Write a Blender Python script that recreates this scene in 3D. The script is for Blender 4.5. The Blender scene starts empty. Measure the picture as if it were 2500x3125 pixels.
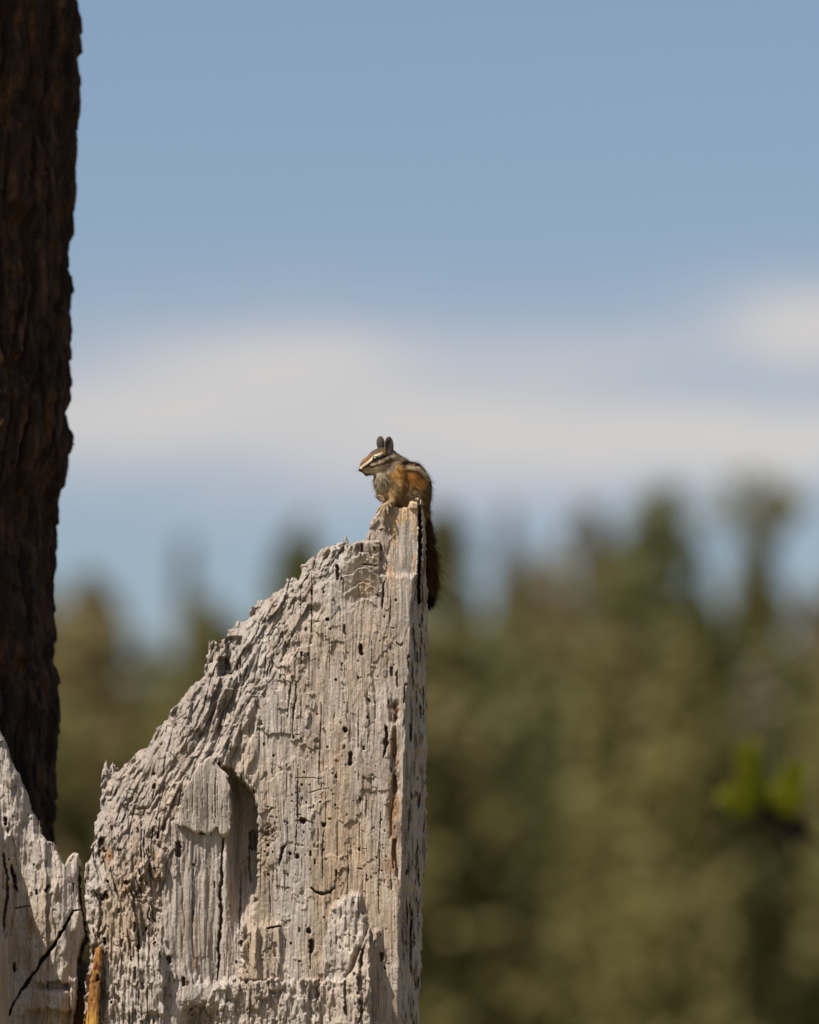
import bpy, math
import numpy as np
from mathutils import Vector

SC = bpy.context.scene
COL = SC.collection
rad = math.radians

# ------------------------------------------------------------------ camera
CAM_Y, CAM_Z, PITCH, LENS = -9.0, 1.62, rad(5.6), 254.0
cam_data = bpy.data.cameras.new('camera')
cam = bpy.data.objects.new('camera', cam_data)
COL.objects.link(cam)
cam.location = (0, CAM_Y, CAM_Z)
cam.rotation_euler = (math.pi / 2 + PITCH, 0, 0)
cam_data.sensor_fit = 'VERTICAL'
cam_data.sensor_height = 36.0
cam_data.lens = LENS
cam_data.clip_start = 0.1
cam_data.clip_end = 20000
cam_data.dof.use_dof = True
cam_data.dof.focus_distance = 9.06
cam_data.dof.aperture_fstop = 3.7
SC.camera = cam

# ------------------------------------------------------------------ light
SUN_AZ, SUN_EL = rad(46), rad(54)       # left of the camera's back, height
SUN = Vector((-math.sin(SUN_AZ) * math.cos(SUN_EL), -math.cos(SUN_AZ) * math.cos(SUN_EL), math.sin(SUN_EL)))
sun_data = bpy.data.lights.new('sun', 'SUN')
sun_data.energy = 5.0
sun_data.angle = rad(0.53)
sun_data.color = (1.0, 0.94, 0.86)
sun = bpy.data.objects.new('sun', sun_data)
COL.objects.link(sun)
sun.rotation_euler = (-SUN).to_track_quat('-Z', 'Y').to_euler()
sun.location = SUN * 50

world = bpy.data.worlds.new('World')
SC.world = world
world.use_nodes = True
nt = world.node_tree
for n in list(nt.nodes):
    nt.nodes.remove(n)


def N(kind, **kw):
    n = nt.nodes.new(kind)
    for k, v in kw.items():
        setattr(n, k, v)
    return n


def M(op, a, b=None, c=None):
    n = nt.nodes.new('ShaderNodeMath')
    n.operation = op
    for i, v in enumerate((a, b, c)):
        if v is None:
            continue
        if isinstance(v, (int, float)):
            n.inputs[i].default_value = v
        else:
            nt.links.new(v, n.inputs[i])
    return n.outputs[0]


wout = N('ShaderNodeOutputWorld')
wbg = N('ShaderNodeBackground')
SKY_STRENGTH = 0.088
wbg.inputs['Strength'].default_value = SKY_STRENGTH
nt.links.new(wbg.outputs[0], wout.inputs[0])
sky = N('ShaderNodeTexSky')
sky.sky_type = 'NISHITA'
sky.sun_disc = False
sky.sun_elevation = SUN_EL
sky.sun_rotation = math.atan2(SUN.x, SUN.y)
sky.altitude = 500
sky.air_density = 0.8
sky.dust_density = 2.8
sky.ozone_density = 0.1
# thin cloud bank lying along the horizon: soft masses in azimuth / elevation
tc = N('ShaderNodeTexCoord')
sep = N('ShaderNodeSeparateXYZ')
nt.links.new(tc.outputs['Generated'], sep.inputs[0])
az = M('ARCTAN2', sep.outputs[0], sep.outputs[1])
el = M('ARCSINE', sep.outputs[2])
noi = N('ShaderNodeTexNoise')
noi.inputs['Scale'].default_value = 1.0
noi.inputs['Detail'].default_value = 5.0
noi.inputs['Roughness'].default_value = 0.6
cmb = N('ShaderNodeCombineXYZ')
nt.links.new(M('MULTIPLY', az, 22.0), cmb.inputs[0])
nt.links.new(M('MULTIPLY', el, 75.0), cmb.inputs[1])
nt.links.new(cmb.outputs[0], noi.inputs['Vector'])
nv = M('SUBTRACT', noi.outputs[0], 0.5)
azw = M('WRAP', M('ADD', az, M('MULTIPLY', nv, 0.022)), 0.10, -0.10)
elw = M('ADD', el, M('MULTIPLY', nv, 0.011))
PXA = 36.0 / 3125 / LENS


def gsum(blobs):
    tot = None
    for (px, py, rx, ry, amp) in blobs:
        a0, e0 = (px - 1250) * PXA, PITCH - (py - 1562.5) * PXA
        u = M('DIVIDE', M('SUBTRACT', azw, a0), rx * PXA)
        v = M('DIVIDE', M('SUBTRACT', elw, e0), ry * PXA)
        r2 = M('ADD', M('MULTIPLY', u, u), M('MULTIPLY', v, v))
        g = M('MULTIPLY', M('EXPONENT', M('MULTIPLY', r2, -1.0)), amp)
        tot = g if tot is None else M('ADD', tot, g)
    return tot


cream = gsum([(850, 1110, 380, 100, .95), (430, 1270, 420, 110, .85), (1330, 1290, 520, 95, .95), (2100, 1330, 480, 110, 1.0),
              (2500, 1000, 330, 125, .95), (2450, 1390, 320, 110, .7), (1850, 1080, 330, 60, .45), (950, 1400, 520, 70, .35), (-400, 1300, 500, 110, .8), (3150, 1250, 420, 140, .9)])
veil = gsum([(750, 1140, 800, 210, 1.0), (1500, 1150, 800, 200, .85), (2250, 1380, 640, 160, .7), (2480, 970, 400, 150, .75),
             (800, 1420, 900, 150, .85), (-500, 1280, 700, 240, .8), (3250, 1250, 520, 240, .8), (1600, 1450, 700, 120, .65)])
wisp = M('ADD', 0.55, M('MULTIPLY', noi.outputs[0], 0.9))
dens = M('MINIMUM', M('MULTIPLY', M('ADD', M('MULTIPLY', veil, 0.72), M('MULTIPLY', cream, 0.55)), wisp), 0.96)
mixc = N('ShaderNodeMix', data_type='RGBA')
nt.links.new(M('MINIMUM', cream, 1.0), mixc.inputs[0])
mixc.inputs[6].default_value = (4.35, 4.6, 5.25, 1)
mixc.inputs[7].default_value = (5.85, 5.65, 5.45, 1)
mixs = N('ShaderNodeMix', data_type='RGBA')
nt.links.new(dens, mixs.inputs[0])
nt.links.new(sky.outputs[0], mixs.inputs[6])
nt.links.new(mixc.outputs[2], mixs.inputs[7])
nt.links.new(mixs.outputs[2], wbg.inputs['Color'])

SC.view_settings.view_transform = 'Standard'
SC.view_settings.look = 'None'
SC.view_settings.exposure = 0.33
SC.view_settings.gamma = 1.0
SC.view_settings.use_curve_mapping = False
SC.render.engine = 'CYCLES'
SC.cycles.use_denoising = True
SC.cycles.denoising_prefilter = 'ACCURATE'
SC.cycles.max_bounces = 6
SC.cycles.sample_clamp_indirect = 4.0

# ------------------------------------------------------------------ helpers
FW = Vector((0, math.cos(PITCH), math.sin(PITCH)))
UP = Vector((0, -math.sin(PITCH), math.cos(PITCH)))
K = 36.0 / 3125 / LENS


def pt(px, py, y=0.0):
    """place of photograph point (px, py) on the upright plane at depth y"""
    xc, yc = (px - 1250) * K, -(py - 1562.5) * K
    d = FW + UP * yc + Vector((1, 0, 0)) * xc
    t = (y - CAM_Y) / d.y
    return Vector((d.x * t, y, CAM_Z + d.z * t))


def ptn(PX, PY, Y):
    xc, yc = (PX - 1250) * K, -(PY - 1562.5) * K
    dy = FW.y + UP.y * yc
    t = (Y - CAM_Y) / dy
    return np.stack([xc * t, Y + 0 * t, CAM_Z + (FW.z + UP.z * yc) * t], -1)


_perm = np.random.RandomState(7).rand(4096).astype(np.float64)


def _h(i, j, s):
    return _perm[(i * 374761 + j * 668265 + s * 144269 + ((i * 31) ^ (j * 17))) & 4095]


def vnoise(x, y, s=0):
    i, j = np.floor(x).astype(np.int64), np.floor(y).astype(np.int64)
    fx, fy = x - i, y - j
    fx, fy = fx * fx * (3 - 2 * fx), fy * fy * (3 - 2 * fy)
    a, b, c, d = _h(i, j, s), _h(i + 1, j, s), _h(i, j + 1, s), _h(i + 1, j + 1, s)
    return (a + (b - a) * fx) * (1 - fy) + (c + (d - c) * fx) * fy


def fbm(x, y, s=0, o=4, g=0.5):
    t, a, n = 0, 1.0, 0.0
    for k in range(o):
        t = t + a * (vnoise(x * 2 ** k + 17.3 * k, y * 2 ** k + 5.1 * k, s + k) - 0.5)
        n += a
        a *= g
    return t / n * 2          # about -1..1


def worley(x, y, s=0):
    i, j = np.floor(x).astype(np.int64), np.floor(y).astype(np.int64)
    d1 = np.full(x.shape, 9.0)
    d2 = np.full(x.shape, 9.0)
    cid = np.zeros(x.shape)
    for di in (-1, 0, 1):
        for dj in (-1, 0, 1):
            a, b = i + di, j + dj
            dx = a + _h(a, b, s) - x
            dy = b + _h(a, b, s + 51) - y
            d = dx * dx + dy * dy
            m = d < d1
            d2 = np.where(m, d1, np.minimum(d2, d))
            cid = np.where(m, _h(a, b, s + 99), cid)
            d1 = np.where(m, d, d1)
    return np.sqrt(d1), np.sqrt(d2), cid


def ss(a, b, x):
    t = np.clip((x - a) / (b - a), 0, 1)
    return t * t * (3 - 2 * t)


def poly_mask(poly, xs, ys):
    """scanline fill of a polygon on the grid ys x xs"""
    m = np.zeros((len(ys), len(xs)), bool)
    P = np.array(poly, float)
    Q = np.roll(P, -1, 0)
    for r, y in enumerate(ys):
        hit = (P[:, 1] <= y) != (Q[:, 1] <= y)
        if not hit.any():
            continue
        p, q = P[hit], Q[hit]
        cx = np.sort(p[:, 0] + (y - p[:, 1]) / (q[:, 1] - p[:, 1]) * (q[:, 0] - p[:, 0]))
        k = np.searchsorted(cx, xs)
        m[r] = (k % 2) == 1
    return m


def blur(a, r):
    a = a.astype(np.float64)
    for ax in (0, 1):
        for _ in range(2):
            p = np.pad(a, [(r + 1, r) if k == ax else (0, 0) for k in (0, 1)], mode='edge')
            c = np.cumsum(p, ax)
            n = a.shape[ax]
            hi = np.take(c, np.arange(2 * r + 1, 2 * r + 1 + n), ax)
            lo = np.take(c, np.arange(0, n), ax)
            a = (hi - lo) / (2 * r + 1)
    return a


def seg_dist(X, Y, p, q):
    vx, vy = q[0] - p[0], q[1] - p[1]
    t = np.clip(((X - p[0]) * vx + (Y - p[1]) * vy) / max(vx * vx + vy * vy, 1e-9), 0, 1)
    return np.hypot(X - p[0] - t * vx, Y - p[1] - t * vy)


def line_dist(X, Y, pts):
    d = seg_dist(X, Y, pts[0], pts[1])
    for a, b in zip(pts[1:-1], pts[2:]):
        d = np.minimum(d, seg_dist(X, Y, a, b))
    return d


def jag(poly, amp, seed, step=9):
    """ragged version of an outline"""
    rs = np.random.RandomState(seed)
    out = []
    n = len(poly)
    for i in range(n):
        (ax, ay, *_), (bx, by, *_) = poly[i], poly[(i + 1) % n]
        L = math.hypot(bx - ax, by - ay)
        k = max(1, int(L / step))
        if L > 1200:
            k = 1
        off = 0
        for j in range(k):
            t = j / k
            if j:
                off = 0.45 * off + rs.uniform(-1, 1) * amp * (.4 if ax > 1268 and ay < 1900 else 1)
                if rs.rand() < 0.12:
                    off -= rs.rand() * amp * 1.6
            steep = abs(by - ay) > 2 * abs(bx - ax)
            out.append((ax + (bx - ax) * t + (0.75 if steep else 0.35) * off, ay + (by - ay) * t + (off if j else 0)))
    return out


def new_mesh(name, verts, faces, mat, parent=None, smooth=True, col=None, attr='Col'):
    me = bpy.data.meshes.new(name)
    verts = np.asarray(verts, np.float32)
    faces = np.asarray(faces, np.int32)
    me.vertices.add(len(verts))
    me.vertices.foreach_set('co', verts.ravel())
    nf, k = faces.shape
    me.loops.add(nf * k)
    me.loops.foreach_set('vertex_index', faces.ravel())
    me.polygons.add(nf)
    me.polygons.foreach_set('loop_start', np.arange(0, nf * k, k, dtype=np.int32))
    me.polygons.foreach_set('loop_total', np.full(nf, k, np.int32))
    me.update(calc_edges=True)
    me.validate()
    me.polygons.foreach_set('use_smooth', np.full(len(me.polygons), smooth))
    if col is not None:
        a = me.color_attributes.new(attr, 'FLOAT_COLOR', 'POINT')
        c = np.ones((len(verts), 4), np.float32)
        c[:, :3] = col
        a.data.foreach_set('color', c.ravel())
    me.materials.append(mat)
    o = bpy.data.objects.new(name, me)
    COL.objects.link(o)
    if parent:
        o.parent = parent
    return o


def thing(name, loc, label, cat, group=None):
    o = bpy.data.objects.new(name, None)
    o.empty_display_size = 0.1
    COL.objects.link(o)
    o.location = loc
    o['label'] = label
    o['category'] = cat
    if group:
        o['group'] = group
    return o


class Mat:
    def __init__(self, name, rough=0.85):
        self.m = bpy.data.materials.new(name)
        self.m.use_nodes = True
        self.t = self.m.node_tree
        self.b = self.t.nodes['Principled BSDF']
        self.b.inputs['Roughness'].default_value = rough
        self.b.inputs['Specular IOR Level'].default_value = 0.25

    def n(self, kind, **kw):
        n = self.t.nodes.new(kind)
        for k, v in kw.items():
            setattr(n, k, v)
        return n

    def l(self, a, b):
        self.t.links.new(a, b)

    def noise(self, scale, detail=4, vec=None, rough=0.55, mapping=(1, 1, 1)):
        tc_ = self.n('ShaderNodeTexCoord')
        mp = self.n('ShaderNodeMapping')
        mp.inputs['Scale'].default_value = mapping
        self.l(tc_.outputs['Object'], mp.inputs[0])
        no = self.n('ShaderNodeTexNoise')
        no.inputs['Scale'].default_value = scale
        no.inputs['Detail'].default_value = detail
        no.inputs['Roughness'].default_value = rough
        self.l(mp.outputs[0], no.inputs['Vector'])
        return no.outputs[0]

    def ramp(self, fac, stops):
        r = self.n('ShaderNodeValToRGB')
        e = r.color_ramp.elements
        while len(e) < len(stops):
            e.new(0.5)
        for k, (p, c) in enumerate(stops):
            e[k].position = p
            e[k].color = (*c, 1) if len(c) == 3 else c
        self.l(fac, r.inputs[0])
        return r.outputs[0]

    def mul(self, a, b, fac=1.0):
        m = self.n('ShaderNodeMix', data_type='RGBA', blend_type='MULTIPLY')
        m.inputs[0].default_value = fac
        self.l(a, m.inputs[6])
        if isinstance(b, tuple):
            m.inputs[7].default_value = (*b, 1)
        else:
            self.l(b, m.inputs[7])
        return m.outputs[2]

    def attr(self, name='Col'):
        a = self.n('ShaderNodeAttribute')
        a.attribute_name = name
        return a.outputs['Color']

    def bump(self, h, strength, dist, prev=None):
        b = self.n('ShaderNodeBump')
        b.inputs['Strength'].default_value = strength
        b.inputs['Distance'].default_value = dist
        self.l(h, b.inputs['Height'])
        if prev is not None:
            self.l(prev, b.inputs['Normal'])
        return b.outputs[0]


def g3(v):
    return (v, v, v)


# ------------------------------------------------------------------ materials
def make_wood():
    k = Mat('weathered_wood', 0.9)
    fib = k.noise(1.0, 5, mapping=(800, 800, 17), rough=0.65)
    wide = k.noise(1.0, 3, mapping=(230, 230, 6), rough=0.6)
    fin = k.noise(420, 4)
    blot = k.noise(26, 5)
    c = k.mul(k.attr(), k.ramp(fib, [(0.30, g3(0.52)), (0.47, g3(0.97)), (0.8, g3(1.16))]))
    c = k.mul(c, k.ramp(wide, [(0.3, (0.80, 0.77, 0.74)), (0.55, g3(1.02))]))
    c = k.mul(c, k.ramp(blot, [(0.3, (0.84, 0.83, 0.83)), (0.6, (1.04, 1.03, 1.01))]))
    c = k.mul(c, k.ramp(fin, [(0.3, g3(0.85)), (0.6, g3(1.05))]))
    k.l(c, k.b.inputs['Base Color'])
    n0 = k.bump(wide, 0.5, 0.003)
    n1 = k.bump(fib, 0.75, 0.0024, n0)
    n2 = k.bump(fin, 0.45, 0.0010, n1)
    k.l(n2, k.b.inputs['Normal'])
    return k.m


def make_bark():
    k = Mat('pine_bark', 0.9)
    no = k.noise(1.0, 5, mapping=(70, 70, 16))
    fi = k.noise(160, 4)
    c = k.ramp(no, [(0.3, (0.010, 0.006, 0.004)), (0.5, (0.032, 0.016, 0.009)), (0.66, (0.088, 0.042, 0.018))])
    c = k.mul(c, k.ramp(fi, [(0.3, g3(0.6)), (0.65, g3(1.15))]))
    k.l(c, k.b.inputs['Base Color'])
    k.l(k.bump(fi, 0.6, 0.004), k.b.inputs['Normal'])
    return k.m


def make_leaf(name, a, b, scale=1.3):
    k = Mat(name, 0.7)
    no = k.noise(scale, 3)
    c = k.ramp(no, [(0.35, a), (0.65, b)])
    k.l(c, k.b.inputs['Base Color'])
    tr = k.n('ShaderNodeBsdfTranslucent')
    k.l(c, tr.inputs['Color'])
    mx = k.n('ShaderNodeMixShader')
    mx.inputs[0].default_value = 0.36
    out = k.t.nodes['Material Output']
    k.l(k.b.outputs[0], mx.inputs[1])
    k.l(tr.outputs[0], mx.inputs[2])
    k.l(mx.outputs[0], out.inputs[0])
    return k.m


WOOD = make_wood()
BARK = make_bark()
NEEDLE = make_leaf('pine_needles', (0.03, 0.05, 0.018), (0.07, 0.085, 0.03), 6)
SHOOT = make_leaf('young_needles', (0.22, 0.24, 0.016), (0.32, 0.325, 0.024), 9)
TWIG = Mat('dark_twig', 0.9)
TWIG.b.inputs['Base Color'].default_value = (0.035, 0.02, 0.016, 1)
TWIG.l(TWIG.ramp(TWIG.noise(60, 3), [(0.3, (0.022, 0.013, 0.01)), (0.7, (0.06, 0.034, 0.026))]), TWIG.b.inputs['Base Color'])

# ------------------------------------------------------------------ ground
gk = Mat('forest_floor', 0.95)
gk.l(gk.ramp(gk.noise(0.7, 6), [(0.35, (0.10, 0.08, 0.045)), (0.55, (0.17, 0.135, 0.040)), (0.75, (0.12, 0.11, 0.05))]), gk.b.inputs['Base Color'])
gn = 60
gx = np.sign(np.linspace(-1, 1, gn)) * np.abs(np.linspace(-1, 1, gn)) ** 3 * 4000
GX, GY = np.meshgrid(gx, gx)
GZ = fbm(GX / 9, GY / 9, 3) * 0.12 * ss(1.2, 6, np.hypot(GX, GY)) - 0.02
vid = np.arange(gn * gn).reshape(gn, gn)
gf = np.stack([vid[:-1, :-1], vid[:-1, 1:], vid[1:, 1:], vid[1:, :-1]], -1).reshape(-1, 4)
ground = new_mesh('ground', np.stack([GX, GY, GZ], -1).reshape(-1, 3), gf, gk.m)
ground['kind'] = 'structure'

# ------------------------------------------------------------------ far forest
rng = np.random.RandomState(11)


def conifer_mesh(H, prof, n, seed, base=2.0, size=0.26):
    """needle clumps hung on drooping whorls; prof(t) = crown radius at t (0 top .. 1 base)"""
    rs = np.random.RandomState(seed)
    t = rs.rand(n) ** 0.75
    nb = 46
    bough_t = np.sort(rs.rand(nb))
    bough_a = rs.rand(nb) * 2 * np.pi
    bough_l = rs.uniform(0.6, 1.15, nb)
    k = np.clip(np.searchsorted(bough_t, t) - rs.randint(0, 3, n), 0, nb - 1)
    own = rs.rand(n) < 0.72
    a = np.where(own, bough_a[k] + rs.normal(0, 0.35, n), rs.rand(n) * 2 * np.pi)
    R = np.array([prof(v) for v in np.linspace(0, 1, 101)])[(t * 100).astype(int)]
    f = np.where(own, rs.rand(n) ** 0.38 * bough_l[k], rs.rand(n) ** 0.3 * 0.8)
    r = R * f
    z = H - t * (H - base) - r * 0.22 + rs.normal(0, 0.08, n)
    c = np.stack([r * np.cos(a), r * np.sin(a), z], -1)
    u = rs.normal(size=(n, 3))
    u[:, 2] *= 0.5
    u /= np.linalg.norm(u, axis=1)[:, None]
    w = np.cross(u, rs.normal(size=(n, 3)))
    w /= np.linalg.norm(w, axis=1)[:, None]
    s = size * rs.uniform(0.5, 1.3, n)[:, None]
    V = np.stack([c - u * s * .5, c + w * s * .35, c + u * s * .5, c - w * s * .35], 1).reshape(-1, 3)
    F = np.arange(n * 4).reshape(-1, 4)
    return V, F


def trunk_mesh(H, r0, seg=8):
    V, F = [], []
    for i, (t, r) in enumerate(((0, 1.15), (0.1, 0.9), (0.5, 0.55), (1, 0.06))):
        for j in range(seg):
            a = 2 * math.pi * j / seg
            V.append((r0 * r * math.cos(a) + 0.03 * math.sin(i * 3), r0 * r * math.sin(a), t * H * 0.985))
    for i in range(3):
        for j in range(seg):
            F.append((i * seg + j, i * seg + (j + 1) % seg, (i + 1) * seg + (j + 1) % seg, (i + 1) * seg + j))
    return V, F


LEAFM = {
    'olive': make_leaf('needles_olive', (0.170, 0.152, 0.050), (0.250, 0.220, 0.080), 0.6),
    'dark': make_leaf('needles_dark_green', (0.125, 0.128, 0.046), (0.190, 0.182, 0.064), 0.6),
    'brown': make_leaf('needles_brown', (0.195, 0.155, 0.064), (0.265, 0.212, 0.092), 0.6),
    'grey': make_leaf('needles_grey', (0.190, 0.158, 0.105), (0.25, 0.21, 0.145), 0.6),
    'green': make_leaf('needles_green', (0.140, 0.148, 0.048), (0.210, 0.205, 0.068), 0.6),
}


def cone(r, p=0.8):
    return lambda t: 1.25 * r * (0.08 + 0.92 * t ** (p * .95))


def blobtop(r):
    return lambda t: r * (0.55 * math.exp(-((t - 0.035) / 0.03) ** 2) + 0.10 + 0.9 * max(0, t - 0.06) ** 0.8)


# (top px, top py, distance from camera, height, crown profile, colour, label)
FAR = [
    (275, 1800, 105, 13.5, cone(2.3, .75), 'brown', 'brownish olive conifer close beside the dark pine trunk'),
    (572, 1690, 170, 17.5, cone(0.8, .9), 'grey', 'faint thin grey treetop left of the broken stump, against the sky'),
    (655, 1880, 118, 12.5, cone(1.9, .6), 'olive', 'short blunt olive conifer rising just left of the stump slope'),
    (915, 1650, 95, 12.4, cone(1.25, .55), 'dark', 'dark rounded treetop peeking above the sloping edge of the stump'),
    (1345, 1590, 108, 13.6, cone(1.7, .7), 'olive', 'olive treetop directly behind the chipmunk tail'),
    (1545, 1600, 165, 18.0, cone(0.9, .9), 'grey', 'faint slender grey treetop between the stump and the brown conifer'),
    (1650, 1760, 120, 12.9, cone(2.3, .65), 'brown', 'broad pinkish brown treetop right of the stump'),
    (1775, 1590, 112, 14.0, cone(2.4, .75), 'brown', 'brown conifer left of the tall dark green treetop'),
    (2015, 1540, 100, 13.4, cone(1.75, .5), 'dark', 'tall dark green conifer with blunt top in the right half'),
    (2310, 1480, 125, 16.0, blobtop(1.7), 'olive', 'tallest spindly conifer topped by a round tuft'),
    (2180, 1930, 112, 12.0, cone(2.2, .6), 'green', 'low green conifer at the foot of the tallest spindly treetop'),
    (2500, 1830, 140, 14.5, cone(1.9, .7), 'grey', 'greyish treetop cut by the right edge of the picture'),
]
for i, (px, py, dist, H, prof, col, lab) in enumerate(FAR):
    top = pt(px, py - 50, dist + CAM_Y)
    t = thing('conifer_tree', (top.x, top.y, 0), lab, 'tree', 'conifers at the far forest edge')
    H = top.z
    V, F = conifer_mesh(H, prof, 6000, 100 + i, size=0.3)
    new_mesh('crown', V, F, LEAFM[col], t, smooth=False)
    V, F = trunk_mesh(H, 0.16)
    new_mesh('trunk', V, F, BARK, t)
# the closed wood behind and between them reads as one mass
protos = {}
FV, FF, FM, base = [], [], [], 0
cols = ['olive', 'brown', 'green', 'dark', 'grey']
for i in range(175):
    row = i % 5
    dist = 98 + row * 13 + rng.uniform(-5, 5)
    px = -500 + (i // 5) * (3500 / 34) + rng.uniform(-80, 80)
    py = rng.uniform(1720, 2080) + (170 if 150 < px < 1000 else 0) - row * 10 + (60 if row == 0 else 0) + (60 if px > 2330 else 0)
    if rng.rand() < 0.16:
        py += 200
    top = pt(px, py, dist + CAM_Y)
    V, F = conifer_mesh(top.z, cone(rng.uniform(1.1, 1.9), rng.uniform(.6, .95)), 2300, 400 + i, base=1.0, size=0.27)
    V = V + np.array([top.x, top.y, 0])
    c = rng.choice(5, p=[.50, .33, .11, .02, .04])
    FV.append(V)
    FF.append(F + base)
    FM.append(np.full(len(F), c, np.int32))
    base += len(V)
# the same wood goes on to both sides
for i in range(330):
    dist = 100 + (i % 4) * 15 + rng.uniform(-6, 6)
    a = rad(3.6 + 27 * ((i // 2) / 165.0) + rng.uniform(-.3, .3)) * (1 if i % 2 else -1)
    top = pt(1250, rng.uniform(1700, 2080), dist + CAM_Y)
    V, F = conifer_mesh(top.z, cone(rng.uniform(1.4, 2.3), rng.uniform(.6, .95)), 480, 900 + i, base=1.0, size=0.62)
    FV.append(V + np.array([dist * math.tan(a), top.y, 0]))
    FF.append(F + base)
    FM.append(np.full(len(F), rng.choice(5, p=[.50, .33, .11, .02, .04]), np.int32))
    base += len(V)
forest = new_mesh('forest', np.concatenate(FV), np.concatenate(FF), LEAFM['olive'], smooth=False)
for c in cols[1:]:
    forest.data.materials.append(LEAFM[c])
forest.data.polygons.foreach_set('material_index', np.concatenate(FM))
forest['kind'] = 'stuff'
forest['label'] = 'blurred olive and brown conifer wood filling the background'
forest['category'] = 'forest'

# ------------------------------------------------------------------ tubes and needles


def tube(points, radii, seg=8):
    P = [Vector(p) for p in points]
    V, F = [], []
    n = len(P)
    for i in range(n):
        d = (P[min(i + 1, n - 1)] - P[max(i - 1, 0)]).normalized()
        u = d.orthogonal().normalized() if abs(d.z) > 0.95 else d.cross(Vector((0, 0, 1))).normalized()
        w = d.cross(u)
        for j in range(seg):
            a = 2 * math.pi * j / seg
            V.append(P[i] + (u * math.cos(a) + w * math.sin(a)) * radii[i])
    for i in range(n - 1):
        for j in range(seg):
            F.append((i * seg + j, i * seg + (j + 1) % seg, (i + 1) * seg + (j + 1) % seg, (i + 1) * seg + j))
    k = len(V)
    V.append(P[-1] + (P[-1] - P[-2]).normalized() * radii[-1])
    V.append(P[0])
    for j in range(seg):
        F.append((k, k, (n - 1) * seg + j, (n - 1) * seg + (j + 1) % seg))
        F.append((k + 1, k + 1, (j + 1) % seg, j))
    # drop the degenerate corner of the caps
    F4 = [f for f in F if f[0] != f[1]]
    for f in F:
        if f[0] == f[1]:
            V.append(Vector(V[f[0]]) + Vector((1e-6, 0, 0)))
            F4.append((f[0], len(V) - 1, f[2], f[3]))
    return np.array([tuple(v) for v in V]), np.array(F4)


def needles(path, n, length, width, seed, spread=0.9):
    """needles all round a shoot that follows path"""
    rs = np.random.RandomState(seed)
    P = np.array([tuple(p) for p in path], float)
    k = rs.rand(n) * (len(P) - 1)
    i = np.minimum(k.astype(int), len(P) - 2)
    f = (k - i)[:, None]
    c = P[i] * (1 - f) + P[i + 1] * f
    d = P[i + 1] - P[i]
    d /= np.linalg.norm(d, axis=1)[:, None]
    o = rs.normal(size=(n, 3))
    o -= d * (o * d).sum(1)[:, None]
    o /= np.linalg.norm(o, axis=1)[:, None]
    a = d * rs.uniform(0.4, 1.1, n)[:, None] + o * spread
    a /= np.linalg.norm(a, axis=1)[:, None]
    w = np.cross(a, rs.normal(size=(n, 3)))
    w /= np.linalg.norm(w, axis=1)[:, None]
    L = length * rs.uniform(0.6, 1.15, n)[:, None]
    V = np.stack([c - w * width, c + w * width, c + a * L + w * width * .3, c + a * L - w * width * .3], 1).reshape(-1, 3)
    return V, np.arange(4 * n).reshape(-1, 4)


# ------------------------------------------------------------------ dark pine at the left
PY0 = 0.55
edge = np.array([(-1500, 330), (-300, 262), (0, 246), (230, 246), (380, 236), (560, 234), (710, 232), (780, 217), (900, 224), (1100, 220),
                 (1260, 232), (1330, 230), (1400, 219), (1480, 205), (1550, 182), (1660, 178), (1800, 172), (2000, 182), (2150, 188),
                 (2350, 183), (2500, 186), (2700, 178), (3300, 168), (7800, 110)], float)
R0 = 0.235
pine = thing('pine_tree', (pt(178, 7000, PY0).x - R0 - 0.03, PY0, 0), 'dark shaded pine trunk with furrowed bark along the left edge', 'tree')
pz = np.concatenate([np.linspace(0, 1.6, 40)[:-1], np.linspace(1.6, 3.5, 470), np.linspace(3.5, 16, 80)[1:]])
# visible side gets the finest columns
th = np.concatenate([np.linspace(-110, 40, 330), np.linspace(40, 250, 80)[1:-1]]) * math.pi / 180
TH, PZ = np.meshgrid(th, pz)
sy = (pt(0, 0, PY0).z - pt(0, 3000, PY0).z) / 3000
pyrow = (pt(0, 0, PY0).z - pz) / sy
ex = np.interp(pyrow, edge[:, 0], edge[:, 1])
sx = (pt(1000, 1500, PY0).x - pt(0, 1500, PY0).x) / 1000
xr = (ex - 1250) * sx
Rz = np.interp(pz, [0, 0.3, 1.5, 4, 16], [R0 * 1.35, R0 * 1.1, R0, R0 * 0.95, 0.03])
cx = np.where(pz < 3.6, xr - Rz, np.interp(pz, [3.6, 16], [np.interp(3.6, pz, xr - Rz), np.interp(3.6, pz, xr - Rz) - 0.1])) - 0.006
arc = TH * R0
wob = fbm(arc / 0.10, PZ / 0.22, 31, 3) * 0.035
d1, d2, cid = worley((arc + wob) / 0.034, PZ / 0.21 + fbm(arc / 0.06, PZ / 0.1, 35, 2) * 0.3, 33)
plate = ss(0.02, 0.32, d2 - d1)
d1b, d2b, cidb = worley((arc + wob * .5) / 0.013, PZ / 0.05, 37)
bk = (plate - 1) * 0.013 + (cid - 0.5) * 0.009 + plate * (cidb - 0.5) * 0.007 + fbm(arc / 0.008, PZ / 0.04, 41, 4) * 0.005
tooth = (PZ / 0.052 + cid * 7 + fbm(arc / 0.05, PZ / 0.05, 43, 2) * .8) % 1.0
bk += plate * (0.5 - tooth) * 0.005
bk *= np.interp(PZ, [0, 6, 16], [1, 0.8, 0.1])
RR = Rz[:, None] + bk
PV = np.stack([cx[:, None] + RR * np.cos(TH) - pine.location.x, RR * np.sin(TH), PZ], -1)
nr, nc = TH.shape
vid = np.arange(nr * nc).reshape(nr, nc)
v2 = np.roll(vid, -1, 1)
F = np.stack([vid[:-1], v2[:-1], v2[1:], vid[1:]], -1).reshape(-1, 4)
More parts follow.
